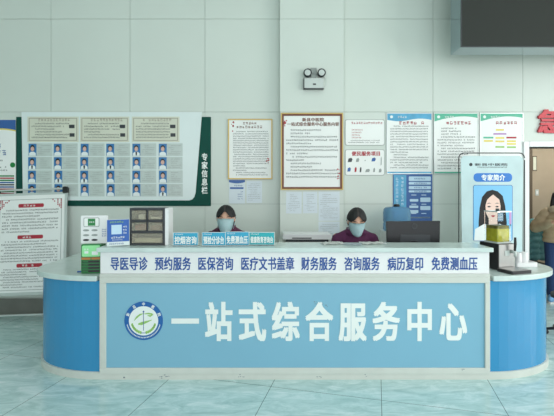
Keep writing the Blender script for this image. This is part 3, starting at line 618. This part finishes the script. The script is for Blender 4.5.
def seated(name, label, x, y, seat, top, tilt, jacket, yaw=0, wide=1.0):
    P0 = thing(name, label, 'person', (x, y, 0), yaw)
    hz = top-.123; Mh = Matrix.Translation((0, -.10, hz)) @ Matrix.Rotation(tilt, 4, 'X') @ Matrix.Diagonal((1.12, 1.02, 1, 1))
    sh = top-.258
    b = B(); head_parts(b, Mh); limb(b, [(0, -.02, sh-.02), (0, -.05, sh+.05), (0, -.075, hz-.05)], [.055, .05, .05])
    loft(b, [(0, 0, seat+.02, .16, .11), (0, 0, seat+.2, .13, .095), (0, -.01, sh-.12, .15, .1), (0, -.02, sh-.02, .12, .08), (0, -.03, sh+.02, .06, .06)])
    for s in (-1, 1):
        S0, E0, W0 = (s*.165*wide, -.02, sh-.045), (s*.235*wide, -.07, seat+.26), (s*.12, -.27, .80)
        limb(b, [S0, E0, W0], [.045, .037, .026]); hand(b, W0, (-s*.35, -1, -.12), (0, 0, 1), -s, .3)
        limb(b, [(s*.09, 0, seat+.08), (s*.1, -.38, seat+.06), (s*.1, -.36, .1)], [.07, .052, .036])
        limb(b, [(s*.1, -.35, .07), (s*.1, -.47, .04)], [.034, .028])
    fuse(mesh('body', b, 'skin', P0), .006, 3)
    b = B()
    loft(b, [(0, 0, seat+.04, .18, .13), (0, 0, seat+.2, .165, .125), (0, -.01, sh-.15, .185, .125), (0, -.02, sh-.05, .175, .1), (0, -.03, sh, .115, .08), (0, -.04, sh+.03, .075, .07)])
    for s in (-1, 1): limb(b, [(s*.06, -.03, sh-.005), (s*.155*wide, -.02, sh-.06), (s*.23*wide, -.07, seat+.26), (s*.13, -.25, .80)], [.058, .064, .06, .046])
    J = fuse(mesh('jacket', b, jacket, P0), .009, 4)
    b = B(); n = 20
    for i in range(n):     # turned up collar, open at the front
        a0, a1 = (-PI/2+.35+(2*PI-.7)*i/n), (-PI/2+.35+(2*PI-.7)*(i+1)/n)
        pr = lambda a, r, z: (r*math.cos(a), -.045+r*.95*math.sin(a), z)
        q = [pr(a0, .108, sh-.01), pr(a1, .108, sh-.01), pr(a1, .088, sh+.062), pr(a0, .088, sh+.062)]
        b.faces.new([b.verts.new(c) for c in q]).smooth = True
    bmesh.ops.remove_doubles(b, verts=b.verts, dist=1e-4); bmesh.ops.solidify(b, geom=list(b.faces), thickness=.01); mesh('collar', b, jacket, J)
    b = B()
    for s in (-1, 1): limb(b, [(s*.085, .02, seat+.085), (s*.1, -.38, seat+.065), (s*.1, -.36, .13)], [.085, .068, .055])
    ball(b, (0, .02, seat+.09), .17, .12, .09); fuse(mesh('trousers', b, 'trou', P0), .01, 3)
    for s in (-1, 1):
        b = B(); ball(b, (s*.1, -.41, .045), .045, .115, .045); ball(b, (s*.1, -.355, .09), .043, .05, .05); fuse(mesh('shoe', b, 'black', P0), .007, 2)
    mesh('hair', hair_mesh(Mh), ['hair', 'scalp'], P0); mesh('face_mask', mask_mesh(Mh), 'mask', P0); eyes(Mh, P0)
    return P0
def stool(label, x, y, h):
    t = thing('swivel_stool', label, 'stool', (x, y, 0))
    b = B(); tube(b, [(0, 0, h-.055), (0, 0, h-.05), (0, 0, h-.012), (0, 0, h-.004)], [.15, .17, .17, .16], 28); mesh('seat', b, 'vinyl', t)
    b = B(); tube(b, [(0, 0, .08), (0, 0, h-.055)], .025, 12); mesh('column', b, 'steel', t)
    b = B()
    for i in range(5):
        a = i*2*PI/5+.3; tube(b, [(0, 0, .09), (.22*math.cos(a), .22*math.sin(a), .055)], [.022, .014], 8)
    mesh('star_base', b, 'black', t)
    for i in range(5):
        a = i*2*PI/5+.3; b = B(); c = Vector((.22*math.cos(a), .22*math.sin(a), .026)); s = Vector((-math.sin(a), math.cos(a), 0))*.014
        tube(b, [c-s, c+s], .026, 14); mesh('caster', b, 'black', t)
    return t
YP = 4.06
x1, x2 = (226-277)*3.96/F, (356.5-277)*3.96/F
seated('person', 'seated person in dark maroon jacket and blue face mask behind the cyan table signs', x1, YP, .56, 1.425, .12, 'maroon')
seated('person', 'seated person in plum jacket and face mask looking down beside the monitor', x2, YP, .56, 1.402, .36, 'plum', 0, 1.12)
stool('dark swivel stool under the person in maroon', x1, YP+.02, .56); stool('dark swivel stool under the person in plum', x2, YP+.02, .56)

def standing(x, y, rz):
    P0 = thing('person', 'standing person in beige padded coat and jeans at the right edge holding white paper', 'person', (x, y, 0), rz)
    Mh = Matrix.Translation((0, -.04, 1.49)) @ Matrix.Rotation(.2, 4, 'X')
    b = B(); head_parts(b, Mh); limb(b, [(0, .0, 1.3), (0, -.02, 1.42)], [.055, .05])
    loft(b, [(0, .01, .86, .14, .08), (0, 0, 1.0, .13, .1), (0, 0, 1.2, .16, .105), (0, 0, 1.3, .13, .08), (0, 0, 1.33, .06, .06)])
    for s in (-1, 1):
        limb(b, [(s*.17, 0, 1.27), (s*.28, .02, 1.06), (s*.07, -.25, 1.14)], [.045, .037, .027]); hand(b, (s*.08, -.24, 1.14), (-s*.6, -.6, .25), (0, .3, 1), -s, .45)
        limb(b, [(s*.09, 0, .86), (s*.095, -.02, .48), (s*.1, .01, .1)], [.075, .055, .038]); limb(b, [(s*.1, 0, .07), (s*.11, -.13, .04)], [.034, .028])
    fuse(mesh('body', b, 'skin', P0), .006, 3)
    b = B(); sec = []; z = .8
    for i in range(29):
        z = .84+.46*i/28; base = .225-.02*(i/28); ph = abs(math.sin(i*PI/4)); rx = (base if z < 1.18 else base-(z-1.18)*.55)*(.93+.07*ph); sec.append((0, 0, z, rx, rx*.72))
    loft(b, sec)
    for s in (-1, 1):
        A, E1, W1 = Vector((s*.16, 0, 1.25)), Vector((s*.3, .0, 1.04)), Vector((s*.1, -.22, 1.13)); pts = []; rad = []
        for i in range(13): pts.append(A.lerp(E1, i/12)); rad.append(.088*(.92+.08*abs(math.sin(i*PI/4))))
        for i in range(1, 10): pts.append(E1.lerp(W1, i/9)); rad.append((.086-.035*i/9)*(.92+.08*abs(math.sin(i*PI/3))))
        limb(b, pts, rad)
    J = fuse(mesh('padded_coat', b, 'beige', P0), .009, 2)
    b = B()
    for i in range(24):
        a = 2*PI*i/24; ball(b, (.115*math.cos(a), -.01+.1*math.sin(a)-(.03 if math.sin(a) < 0 else 0), 1.32+.012*math.sin(a*5)+.02*math.sin(a)), .045, .045, .05, 8, 6)
    fuse(mesh('fleece_collar', b, 'fleece', J), .01, 2)
    b = B()
    for s in (-1, 1): limb(b, [(s*.1, 0, .88), (s*.105, -.02, .48), (s*.105, .01, .1)], [.105, .082, .066])
    ball(b, (0, 0, .88), .19, .13, .1); fuse(mesh('jeans', b, 'denim', P0), .01, 3)
    for s in (-1, 1):
        b = B(); ball(b, (s*.11, -.07, .055), .048, .125, .05); ball(b, (s*.105, .0, .09), .045, .055, .055); o = fuse(mesh('sneaker', b, 'shoe', P0), .007, 2)
        b = B(); prism(b, circ(s*.11, -.07, .052, 20, .13), 0, .022, 'z'); mesh('sole', b, 'sole', o)
    mesh('hair', hair_mesh(Mh, True), ['hair', 'scalp'], P0); eyes(Mh, P0)
    return P0
DS = 5.62; xs_ = (561-277)*DS/F
standing(xs_, DS, -.68)
b = B(); box(b, -.05, -.001, -.035, .05, .001, .035)
o = mesh('held_paper', b, 'paper', None); o.location = (xs_-.335*math.sin(.68), DS-.335*math.cos(.68), 1.2); o.rotation_euler = (-.7, .1, -.3); tag(o, 'small white paper held by the person in the beige coat', 'paper')

# ------------------------------------------------------------------ things on and behind the counter
def at(px, py, d): return W(px, py, d)
sg = [('控烟咨询', (173.2, 230.5, 198.2, 243.8), 'cyan', 'cyan table sign reading 控烟咨询, leftmost of the four on the counter', 3.44, .02),
      ('预检分诊台', (202, 229.8, 225.6, 243.6), 'cyan', 'cyan table sign reading 预检分诊台, second from the left on the counter', 3.43, 0),
      ('免费测血压', (225.2, 229.6, 249.2, 243.6), 'cyan', 'cyan table sign reading 免费测血压, third from the left on the counter', 3.45, 0),
      ('健康教育咨询台', (249, 229, 274.6, 242.2), 'teal', 'teal table sign reading 健康教育咨询台, rightmost of the four on the counter', 3.47, -.03)]
for s, r, m, lab, d, rz in sg:
    kk = d/F; wd = (r[2]-r[0])*kk; ht = (r[3]-r[1])*kk
    c = W((r[0]+r[2])/2, r[3], d); t = thing('table_sign', lab, 'table sign', (c.x, d, ZT), rz, 'cyan service signs on the counter')
    hh = ht
    b = B(); box(b, -wd/2, -.002, .002, wd/2, .004, hh); o = mesh('acrylic_panel', b, 'frost', t)
    b = B(); box(b, -wd/2+.004, -.0035, .007, wd/2-.004, -.0022, hh-.004); card = mesh('card', b, m, t)
    b = B(); cs = (wd-.024)/len(s)
    write(b, s, -wd/2+.012, wd/2-.012, hh*.42, .066 if len(s) < 6 else .056, -.0042, .034)
    r1 = random.Random(3); marks(b, -wd/2+.014, -wd/2+.09, hh*.86, .011, -.0042, r1)
    mesh('lettering', b, 'wlet', card)
    bx('foot', 'acry', t, -wd/2, -.025, 0, wd/2, .05, .002)

# clear plastic drawer organiser
d = 3.46; kk = d/F; c = W(147.3, 243, d)
t = thing('drawer_organiser', 'dark grey plastic organiser of five clear drawers on the counter', 'organiser', (c.x, d, ZT), .0)
wd, ht, dp = 35.5*kk, 37.5*kk, .13; th = .019
b = B(); x0 = -wd/2; x1_ = wd/2-.0
rows = [0, .36, .655, 1.0]
box(b, x0, 0, 0, x0+th, dp, ht); box(b, x1_-th, 0, 0, x1_, dp, ht); box(b, x0+th, 0, 0, x1_-th, dp, th); box(b, x0+th, 0, ht-th, x1_-th, dp, ht); box(b, x0+th, dp-.008, th, x1_-th, dp, ht-th)
for q in rows[1:3]: box(b, x0+th, 0, ht*q-.01, x1_-th, dp-.008, ht*q+.01)
box(b, -.008, 0, ht*rows[1]+.01, .008, dp-.008, ht-th); mesh('case', b, 'dgrey', t, .003)
b = B(); prism(b, rrect(.0, .0, dp+.02, ht-.002, .006, 3), wd/2, wd/2+.03, 'x'); mesh('side_panel', b, 'white', t)
cells = [(x0+th, th, x1_-th, ht*.36-.01)]
for q in (1, 2):
    z0, z1 = ht*rows[q]+.01, (ht*rows[q+1]-.01 if q == 1 else ht-th)
    cells += [(x0+th, z0, -.008, z1), (.008, z0, x1_-th, z1)]
for a, z0, e, z1 in cells:
    g = .0025; b = B(); a += g; e -= g; z0 += g; z1 -= g
    box(b, a, -.006, z0, e, -.003, z1); box(b, a, -.003, z0, e, dp-.014, z0+.002); box(b, a, -.003, z0+.002, a+.002, dp-.014, z1-.012); box(b, e-.002, -.003, z0+.002, e, dp-.014, z1-.012)
    D_ = mesh('drawer', b, 'drawer', t); b = B(); box(b, (a+e)/2-.028, -.013, z1-.016, (a+e)/2+.028, -.0062, z1-.009); mesh('handle', b, 'drawer', D_)
def content(name, lab, ci, m, fx0, fx1, fh, dep=(.02, .09), cat='box'):
    a, z0, e, z1 = cells[ci]; z = z0+.005; b = B(); box(b, a+(e-a)*fx0, dep[0], z, a+(e-a)*fx1, dep[1], z+(z1-z0)*fh)
    o = mesh(name, b, m, None, .003); o.location = t.location; tag(o, lab, cat)
content('small_box', 'white carton in the top left drawer of the organiser', 3, 'paper', .4, .85, .45)
content('gauze_packet', 'flat white packet in the top right drawer of the organiser', 4, 'paper', .12, .8, .2, cat='packet')
content('medicine_carton', 'reddish carton in the middle left drawer of the organiser', 1, 'redbrown', .15, .95, .65)
content('medicine_packet', 'dark mixed packet in the middle right drawer of the organiser', 2, 'brown', .1, .8, .55, cat='packet')
content('paper_bundle', 'pale bundle lying in the wide bottom drawer of the organiser', 0, 'cream', .06, .92, .4, cat='bundle')

# blue leaflet holder
d = 3.42; kk = d/F; c = W(118.3, 244.5, d)
t = thing('leaflet_holder', 'blue leaflet in a white stand between the charging station and the drawers', 'leaflet holder', (c.x, d, ZT), 0); t.rotation_euler = (-.12, -.035, .12)
t.location.z = ZT+.004
b = B(); box(b, -.093, -.002, 0, .093, .004, .225); mesh('back_plate', b, 'frost', t)
b = B(); box(b, -.091, -.004, .035, .091, -.0022, .222); L_ = mesh('leaflet', b, 'qblue', t)
b = B(); box(b, -.055, -.0055, .098, .03, -.0042, .178); mesh('white_square', b, 'cy2', L_)
b = B(); r1 = random.Random(8); marks(b, -.07, .065, .203, .018, -.0047, r1, 1, 1); marks(b, -.06, .06, .07, .018, -.0047, r1); marks(b, -.05, .04, .05, .009, -.0047, r1)
for i in range(3): marks(b, .04, .075, .16-.026*i, .016, -.0047, r1)
mesh('print', b, ['wlet', 'lime'], L_)
b = B(); r1 = random.Random(9); marks(b, -.075, .07, .018, .014, -.0026, r1); mesh('stand_print', b, 'navy', t)
bx('foot', 'frost', t, -.07, .004, .0, .07, .05, .004)

# charging station
d = 3.42; kk = d/F; c = W(92, 274, d)
t = thing('charging_station', 'green and white charging station with lit screen on the left worktop', 'charging station', (c.x-.01, d, ZW+.001), .12)
hb = .27
b = B(); prism(b, rrect(-.08, 0, .08, hb-.02, .012, 4), 0, .15); mesh('body', b, 'ogreen', t, .003)
b = B(); prism(b, rrect(-.07, hb-.125, .077, hb-.03, .01, 4), -.001, -.006); mesh('lit_screen', b, 'lit', t)
b = B(); r1 = random.Random(4); marks(b, -.055, .0, hb-.06, .02, -.0068, r1); box(b, -.05, -.0072, hb-.098, -.018, -.0062, hb-.078); box(b, .01, -.0072, hb-.11, .06, -.0062, hb-.08); mesh('screen_print', b, 'wlet', t)
b = B(); box(b, -.075, -.004, hb-.15, -.002, -.001, hb-.132); box(b, .006, -.004, hb-.15, .075, -.001, hb-.132); mesh('orange_labels', b, 'orange', t)
for i in range(4):
    z = hb-.168-.027*i; b = B(); prism(b, rrect(-.072, z-.009, .072, z+.009, .005, 3), -.001, -.004); o = mesh('power_bank_slot', b, 'black', t)
    b = B(); box(b, -.066, -.006, z-.004, -.02, -.0045, z+.004); mesh('slot_light', b, 'ogreen', o)
b = B(); prism(b, rrect(-.1, hb-.02, .125, hb+.222, .014, 4), .05, .075); BP = mesh('display_panel', b, 'white', t, .002)
b = B(); prism(b, rrect(-.075, hb+.125, .055, hb+.205, .01, 3), .0495, .047); mesh('panel_icon_frame', b, 'grey', BP)
b = B(); prism(b, rrect(-.07, hb+.13, .05, hb+.2, .008, 3), .0468, .045); mesh('panel_icon_back', b, 'paper', BP)
b = B(); box(b, -.038, .0425, hb+.135, .022, .0448, hb+.196); mesh('panel_icon', b, 'ogreen', BP)
b = B(); r1 = random.Random(1); marks(b, -.03, .016, hb+.166, .014, .042, r1)
mesh('icon_print', b, 'wlet', BP)
b = B()
for j in range(3):
    for i in range(2): prism(b, circ(-.055+.07*i, hb+.095-.042*j, .026, 14, .009), .0495, .047, mi=1 if j == 2 else 0)
mesh('cable_pictures', b, ['grey', 'dink'], BP)
b = B(); r1 = random.Random(2)
for j in range(4): marks(b, .075, .12, hb+.1-.018*j, .012, .048, r1)
mesh('panel_text', b, 'navy', BP)
b = B(); q = [W(76, 276.5, 3.45), W(82, 275.5, 3.47), W(90, 276, 3.455), W(97, 277, 3.44), W(100, 276, 3.46)]
q = [(a.x, a.y+.02, ZW+.006) for a in q]; tube(b, q, .006, 8); o = mesh('charging_cable', b, 'cable', None); tag(o, 'blue cable lying in front of the charging station', 'cable')

# papers and pen on the counter top
for i, (px, py, a, rz, lab) in enumerate(((332, 243.6, .2, .25, 'crumpled white paper on the counter top in front of the person in plum'), (352, 244.2, .16, -.2, 'grey printed sheet lying between the two white papers on the counter top'), (372, 243.8, .21, .12, 'white paper on the counter top nearest the monitor'))):
    d_ = 3.58-(.03 if i == 1 else 0); x = (px-277)*d_/F
    b = B(); n = 6; g = [[b.verts.new((-a/2+a*ii/n, -.07+.14*jj/n, .003+.012*abs(math.sin(ii*1.3+jj*.9+i))*(.4 if i == 1 else 1))) for ii in range(n+1)] for jj in range(n+1)]
    for jj in range(n):
        for ii in range(n): b.faces.new((g[jj][ii], g[jj][ii+1], g[jj+1][ii+1], g[jj+1][ii]))
    bmesh.ops.solidify(b, geom=list(b.faces), thickness=.001)
    o = mesh('paper_sheet', b, 'paper' if i != 1 else 'paper2', None, loc=(x, d_-.02, ZT)); o.rotation_euler = (0, 0, rz); tag(o, lab, 'paper')

# monitor seen from behind
d = 3.86; c = W(413.5, 242, d); kk = d/F
t = thing('monitor', 'black computer monitor seen from behind right of the person in plum', 'monitor', (c.x, d, .751))
zb, zt_ = EYE+(190-244)*kk-.02, EYE+(190-221)*kk; hw = 26.8*kk
b = B(); prism(b, [(-hw+.006, zb-.75), (hw-.006, zb-.75), (hw, zt_-.75), (-hw, zt_-.755)], 0, .035); mesh('back_panel', b, 'black', t, .004)
b = B(); prism(b, rrect(-hw*.5, zb-.74, hw*.62, zb-.75+.11, .01, 3), -.006, .0); mesh('lower_cover', b, 'dgrey', t, .002)
b = B(); prism(b, circ(.01, zt_-.75-.05, .026, 24), -.004, .0); o = mesh('round_badge', b, 'dgrey', t)
b = B(); prism(b, circ(.01, zt_-.75-.05, .019, 24), -.0045, -.004); mesh('badge_center', b, 'black', o)
b = B(); prism(b, [(-hw+.01, zb-.74), (hw-.01, zb-.74), (hw-.004, zt_-.76), (-hw+.004, zt_-.76)], .0355, .038); mesh('screen_panel', b, 'screen', t)
b = B(); box(b, -.03, -.02, .005, .03, -.0, .34); mesh('stand', b, 'black', t)
bx('base', 'black', t, -.11, -.09, 0, .11, .005, .012, bevel=.004)

# printer by the pillar
d = 4.55; kk = d/F; c = W(308, 241, d)
h0 = .99
t = thing('low_cabinet', 'white low cabinet by the pillar behind the counter', 'cabinet', (c.x, d, 0))
bx('body', 'offw', t, -.33, -.02, 0, .33, .34, h0-.002, bevel=.004); bx('door', 'white', t, -.325, -.035, .05, -.004, -.02, h0-.03); bx('door', 'white', t, .004, -.035, .05, .325, -.02, h0-.03)
t = thing('printer', 'white printer with dark base in front of the pillar', 'printer', (c.x, d, h0-.002))
zt_ = EYE+(190-234.2)*kk-h0
b = B(); prism(b, rrect(-.285, .028, .27, zt_+.002, .012, 3), 0, .3); mesh('housing', b, 'white', t, .004)
b = B(); prism(b, rrect(-.25, .0, .235, .0275, .008, 3), .01, .3); mesh('dark_base', b, 'dgrey', t)
b = B(); box(b, -.18, -.004, .04, .04, .02, .05); mesh('paper_slot', b, 'black', t)

# water dispenser with blue jug
d = 4.6; kk = d/F; c = W(400, 250, d); zj = EYE+(190-232)*kk
t = thing('water_dispenser', 'white water dispenser under the blue jug behind the monitor', 'water dispenser', (c.x, d+.13, 0))
b = B(); prism(b, rrect(-.16, -.15, .16, .15, .03, 4), 0, zj, 'z'); mesh('body', b, 'white', t)
bx('tap_panel', 'grey', t, -.12, -.157, zj-.3, .12, -.1505, zj-.06)
for x in (-.05, .05):
    b = B(); tube(b, [(x, -.158, zj-.15), (x, -.2, zj-.15), (x, -.2, zj-.18)], .012, 8); mesh('tap', b, 'black', t)
bx('drip_tray', 'dgrey', t, -.1, -.2, zj-.34, .1, -.1575, zj-.3)
t = thing('water_jug', 'translucent blue water jug with dark cap behind the monitor', 'water jug', (c.x, d+.13, zj))
zt_ = EYE+(190-207)*kk-zj
b = B(); o_ = []
for z, s in ((0, .9), (.01, 1), (zt_*.28, 1), (zt_*.33, .96), (zt_*.4, 1), (zt_*.75, 1), (zt_*.88, .96), (zt_*.96, .84), (zt_, .4)): o_.append((0, 0, z, .142*s, .135*s))
n = 32; rings = []
for cx, cy, z, rx, ry in o_:
    ring = []
    for i in range(n):
        a = 2*PI*i/n; q = (abs(math.cos(a))**5+abs(math.sin(a))**5)**(-1/5); ring.append(b.verts.new((rx*q*math.cos(a), ry*q*math.sin(a), z)))
    rings.append(ring)
for i in range(len(rings)-1):
    for j in range(n): b.faces.new((rings[i][j], rings[i][(j+1) % n], rings[i+1][(j+1) % n], rings[i+1][j])).smooth = True
b.faces.new(rings[0][::-1]); b.faces.new(rings[-1]); mesh('bottle', b, 'jug', t)
b = B(); tube(b, [(0, 0, zt_), (0, 0, zt_+.02), (0, 0, zt_+.028)], [.036, .036, .026], 18); mesh('cap', b, 'black', t)

# tea dispenser on the right worktop
d = 3.66; kk = d/F; c = W(503.5, 272, d)
t = thing('tea_dispenser', 'steel tea dispenser with clear tank of olive tea on the right worktop', 'drink dispenser', (c.x-.055, d, ZW+.001), .28)
hb = .235
b = B(); box(b, -.09, -.1, .0, .09, .12, hb); mesh('body', b, 'black', t, .006)
b = B(); box(b, -.088, -.106, .02, .088, -.1005, hb-.005); FP = mesh('front_plate', b, 'steel', t, .002)
b = B(); box(b, -.025, -.109, hb-.105, .025, -.1062, hb-.06); mesh('badge', b, 'lgrey', FP)
b = B(); tube(b, [(.045, -.106, hb-.07), (.045, -.15, hb-.07), (.045, -.15, hb-.11)], [.016, .016, .012], 12); tp = mesh('tap', b, 'lgrey', t)
b = B(); tube(b, [(.045, -.145, hb-.062), (.045, -.15, hb+.0), (.045, -.148, hb+.06)], [.009, .012, .01], 10); o = mesh('tap_handle', b, 'black', tp)
b = B(); prism(b, rrect(-.12, -.27, .1, -.107, .015, 3), .0, .026, 'z'); mesh('drip_tray', b, 'black', t)
for i in range(1):
    b = B(); box(b, -.105, -.255, .0265, .085, -.12, .03); mesh('tray_grille', b, 'steel', t)
z0 = hb; ht = .28; wa = .075
b = B()
for (a, c_, e, f) in ((-wa, -wa, wa, -wa+.004), (-wa, wa-.004, wa, wa), (-wa, -wa+.004, -wa+.004, wa-.004), (wa-.004, -wa+.004, wa, wa-.004)): box(b, a, c_, z0+.012, e, f, z0+ht)
TK = mesh('tank', b, 'tank', t)
bx('tank_base', 'lgrey', t, -wa, -wa, z0, wa, wa, z0+.012)
b = B(); prism(b, rrect(-wa+.006, -wa+.006, wa-.006, wa-.006, .012, 3), z0+.014, z0+.13, 'z'); o = mesh('tea', b, 'tea', t); o['label'] = 'olive coloured tea in the tank'
b = B(); prism(b, rrect(-wa+.006, -wa+.006, wa-.006, wa-.006, .012, 3), z0+.1305, z0+.158, 'z'); mesh('floating_leaves', b, mat('floating_leaf_green', (112, 104, 40), .4, var=.4, scale=40), t)
b = B()
for (a, c_, e, f) in ((-wa-.003, -wa-.003, wa+.003, -wa+.005), (-wa-.003, wa-.005, wa+.003, wa+.003), (-wa-.003, -wa+.005, -wa+.005, wa-.005), (wa-.005, -wa+.005, wa+.003, wa-.005)): box(b, a, c_, z0+ht, e, f, z0+ht+.01)
mesh('tank_rim', b, 'alu', t)
bx('lid', 'acry', t, -wa+.008, -wa+.008, z0+ht+.001, wa-.008, wa-.008, z0+ht+.006)
b = B(); tube(b, [(0, 0, z0+ht+.006), (0, 0, z0+ht+.03)], .016, 12); mesh('lid_knob', b, 'dgrey', t)
b = B(); box(b, -.072, -wa-.0015, z0+.2, -.012, -wa-.0005, z0+.275); mesh('tank_label', b, mat('tank_label_blue', (60, 110, 140), .5), t)
b = B(); r1 = random.Random(6)
for i in range(4): marks(b, -.068, -.016, z0+.262-.016*i, .012, -wa-.0022, r1)
mesh('label_print', b, 'wlet', t)
b = B(); box(b, .055, -wa-.0015, z0+.17, .08, -wa-.0005, z0+.28); mesh('side_label', b, 'plum2', t)
# cups beside it
d2 = 3.78
def cup(lab, x, y, z, h=.085):
    t_ = thing('paper_cup', lab, 'cup', (x, y, z), 0, 'paper cups on the right worktop')
    b = B(); n = 24
    for i in range(n):
        a0, a1 = 2*PI*i/n, 2*PI*(i+1)/n; P = lambda a, r, zz: b.verts.new((r*math.cos(a), r*math.sin(a), zz))
        b.faces.new((P(a0, .034, 0), P(a1, .034, 0), P(a1, .026, h), P(a0, .026, h))).smooth = True
        b.faces.new((P(a0, .026, h-.004), P(a1, .026, h-.004), b.verts.new((0, 0, h-.004))))
    bmesh.ops.remove_doubles(b, verts=b.verts, dist=1e-5); bmesh.ops.recalc_face_normals(b, faces=b.faces); mesh('cup_body', b, 'white', t_)
    b = B(); m = 20; Rm, rm = .034, .002
    tube(b, [(Rm*math.cos(2*PI*i/m), Rm*math.sin(2*PI*i/m), .0025) for i in range(m+1)], rm, 6); mesh('rim', b, 'white', t_)
cx = W(523, 268, d2)
tr = thing('cup_tray', 'white shallow tray holding upturned cups beside the tea dispenser', 'tray', (cx.x, d2, ZW+.001))
b = B(); prism(b, rrect(-.1, -.065, .1, .065, .015, 4), 0, .006, 'z'); mesh('base', b, 'white', tr)
b = B(); P = rrect(-.1, -.065, .1, .065, .015, 4); Q = rrect(-.095, -.06, .095, .06, .012, 4)
for i in range(len(P)):
    j = (i+1) % len(P); v4 = [(P[i], .006), (P[j], .006), (P[j], .04), (P[i], .04)]; b.faces.new([b.verts.new((c_[0], c_[1], z)) for c_, z in v4])
    b.faces.new([b.verts.new((c_[0], c_[1], z)) for c_, z in ((P[i], .04), (P[j], .04), (Q[j], .04), (Q[i], .04))]); b.faces.new([b.verts.new((c_[0], c_[1], z)) for c_, z in ((Q[i], .04), (Q[j], .04), (Q[j], .006), (Q[i], .006))])
bmesh.ops.remove_doubles(b, verts=b.verts, dist=1e-5); mesh('rim', b, 'white', tr)
cup('left upturned white cup in the tray', cx.x-.05, d2-.01, ZW+.0075, .12); cup('right upturned white cup in the tray', cx.x+.02, d2+.01, ZW+.0075, .12)

# ------------------------------------------------------------------ things in the hall and by the right edge
p = Panel('hall_notice', 'small dark framed notice on the hall wall', 'notice', (532, 156, 536.5, 171), DH); p.sheet('frame', 'wood', y1=-.012); b = B(); p.rect(b, (532.7, 157, 535.8, 170), -.012, -.014); mesh('sheet', b, 'cream', p.o)
p = Panel('light_switch', 'pale light switch on the hall wall', 'light switch', (535.3, 189.5, 538.4, 195.5), DH); p.sheet('plate', 'lgrey', y1=-.008); b = B(); p.rect(b, (536, 191, 537.7, 194), -.008, -.011); mesh('rocker', b, 'white', p.o)
d = 6.0; t = thing('waiting_chair', 'dark waiting chair under a teal quilted coat in the hall', 'chair', ((534-277)*d/F, d, 0), .1)
bx('seat', 'vinyl', t, -.23, -.22, .42, .23, .22, .47, bevel=.015); b = B(); box(b, -.23, .2, .47, .23, .24, 1.0); mesh('backrest', b, 'vinyl', t, .015)
for sx in (-.2, .2):
    for sy in (-.19, .21): b = B(); tube(b, [(sx, sy, 0), (sx, sy, .43)], .014, 8); mesh('leg', b, 'steel', t)
b = B(); tube(b, [(-.2, .22, .97), (-.1, .25, 1.2), (.08, .27, 1.34)], [.016, .02, .02], 8); mesh('push_handle', b, 'black', t)
b = B(); rr = random.Random(2)
for z in range(7):
    for x in range(4): ball(b, (-.21+.14*x+rr.uniform(-.01, .01), (.09)+rr.uniform(-.01, .01), .56+.088*z), .09, .07, .06, 12, 8)
o = fuse(mesh('quilted_coat', b, 'tealq', None), .013, 1); o.location = t.location; o.rotation_euler = t.rotation_euler; tag(o, 'teal quilted coat draped over the dark hall chair', 'coat')
d = 4.33; t = stool('low wheeled stool at the right edge beside the counter end', (549-277)*d/F+.22, d, .46)
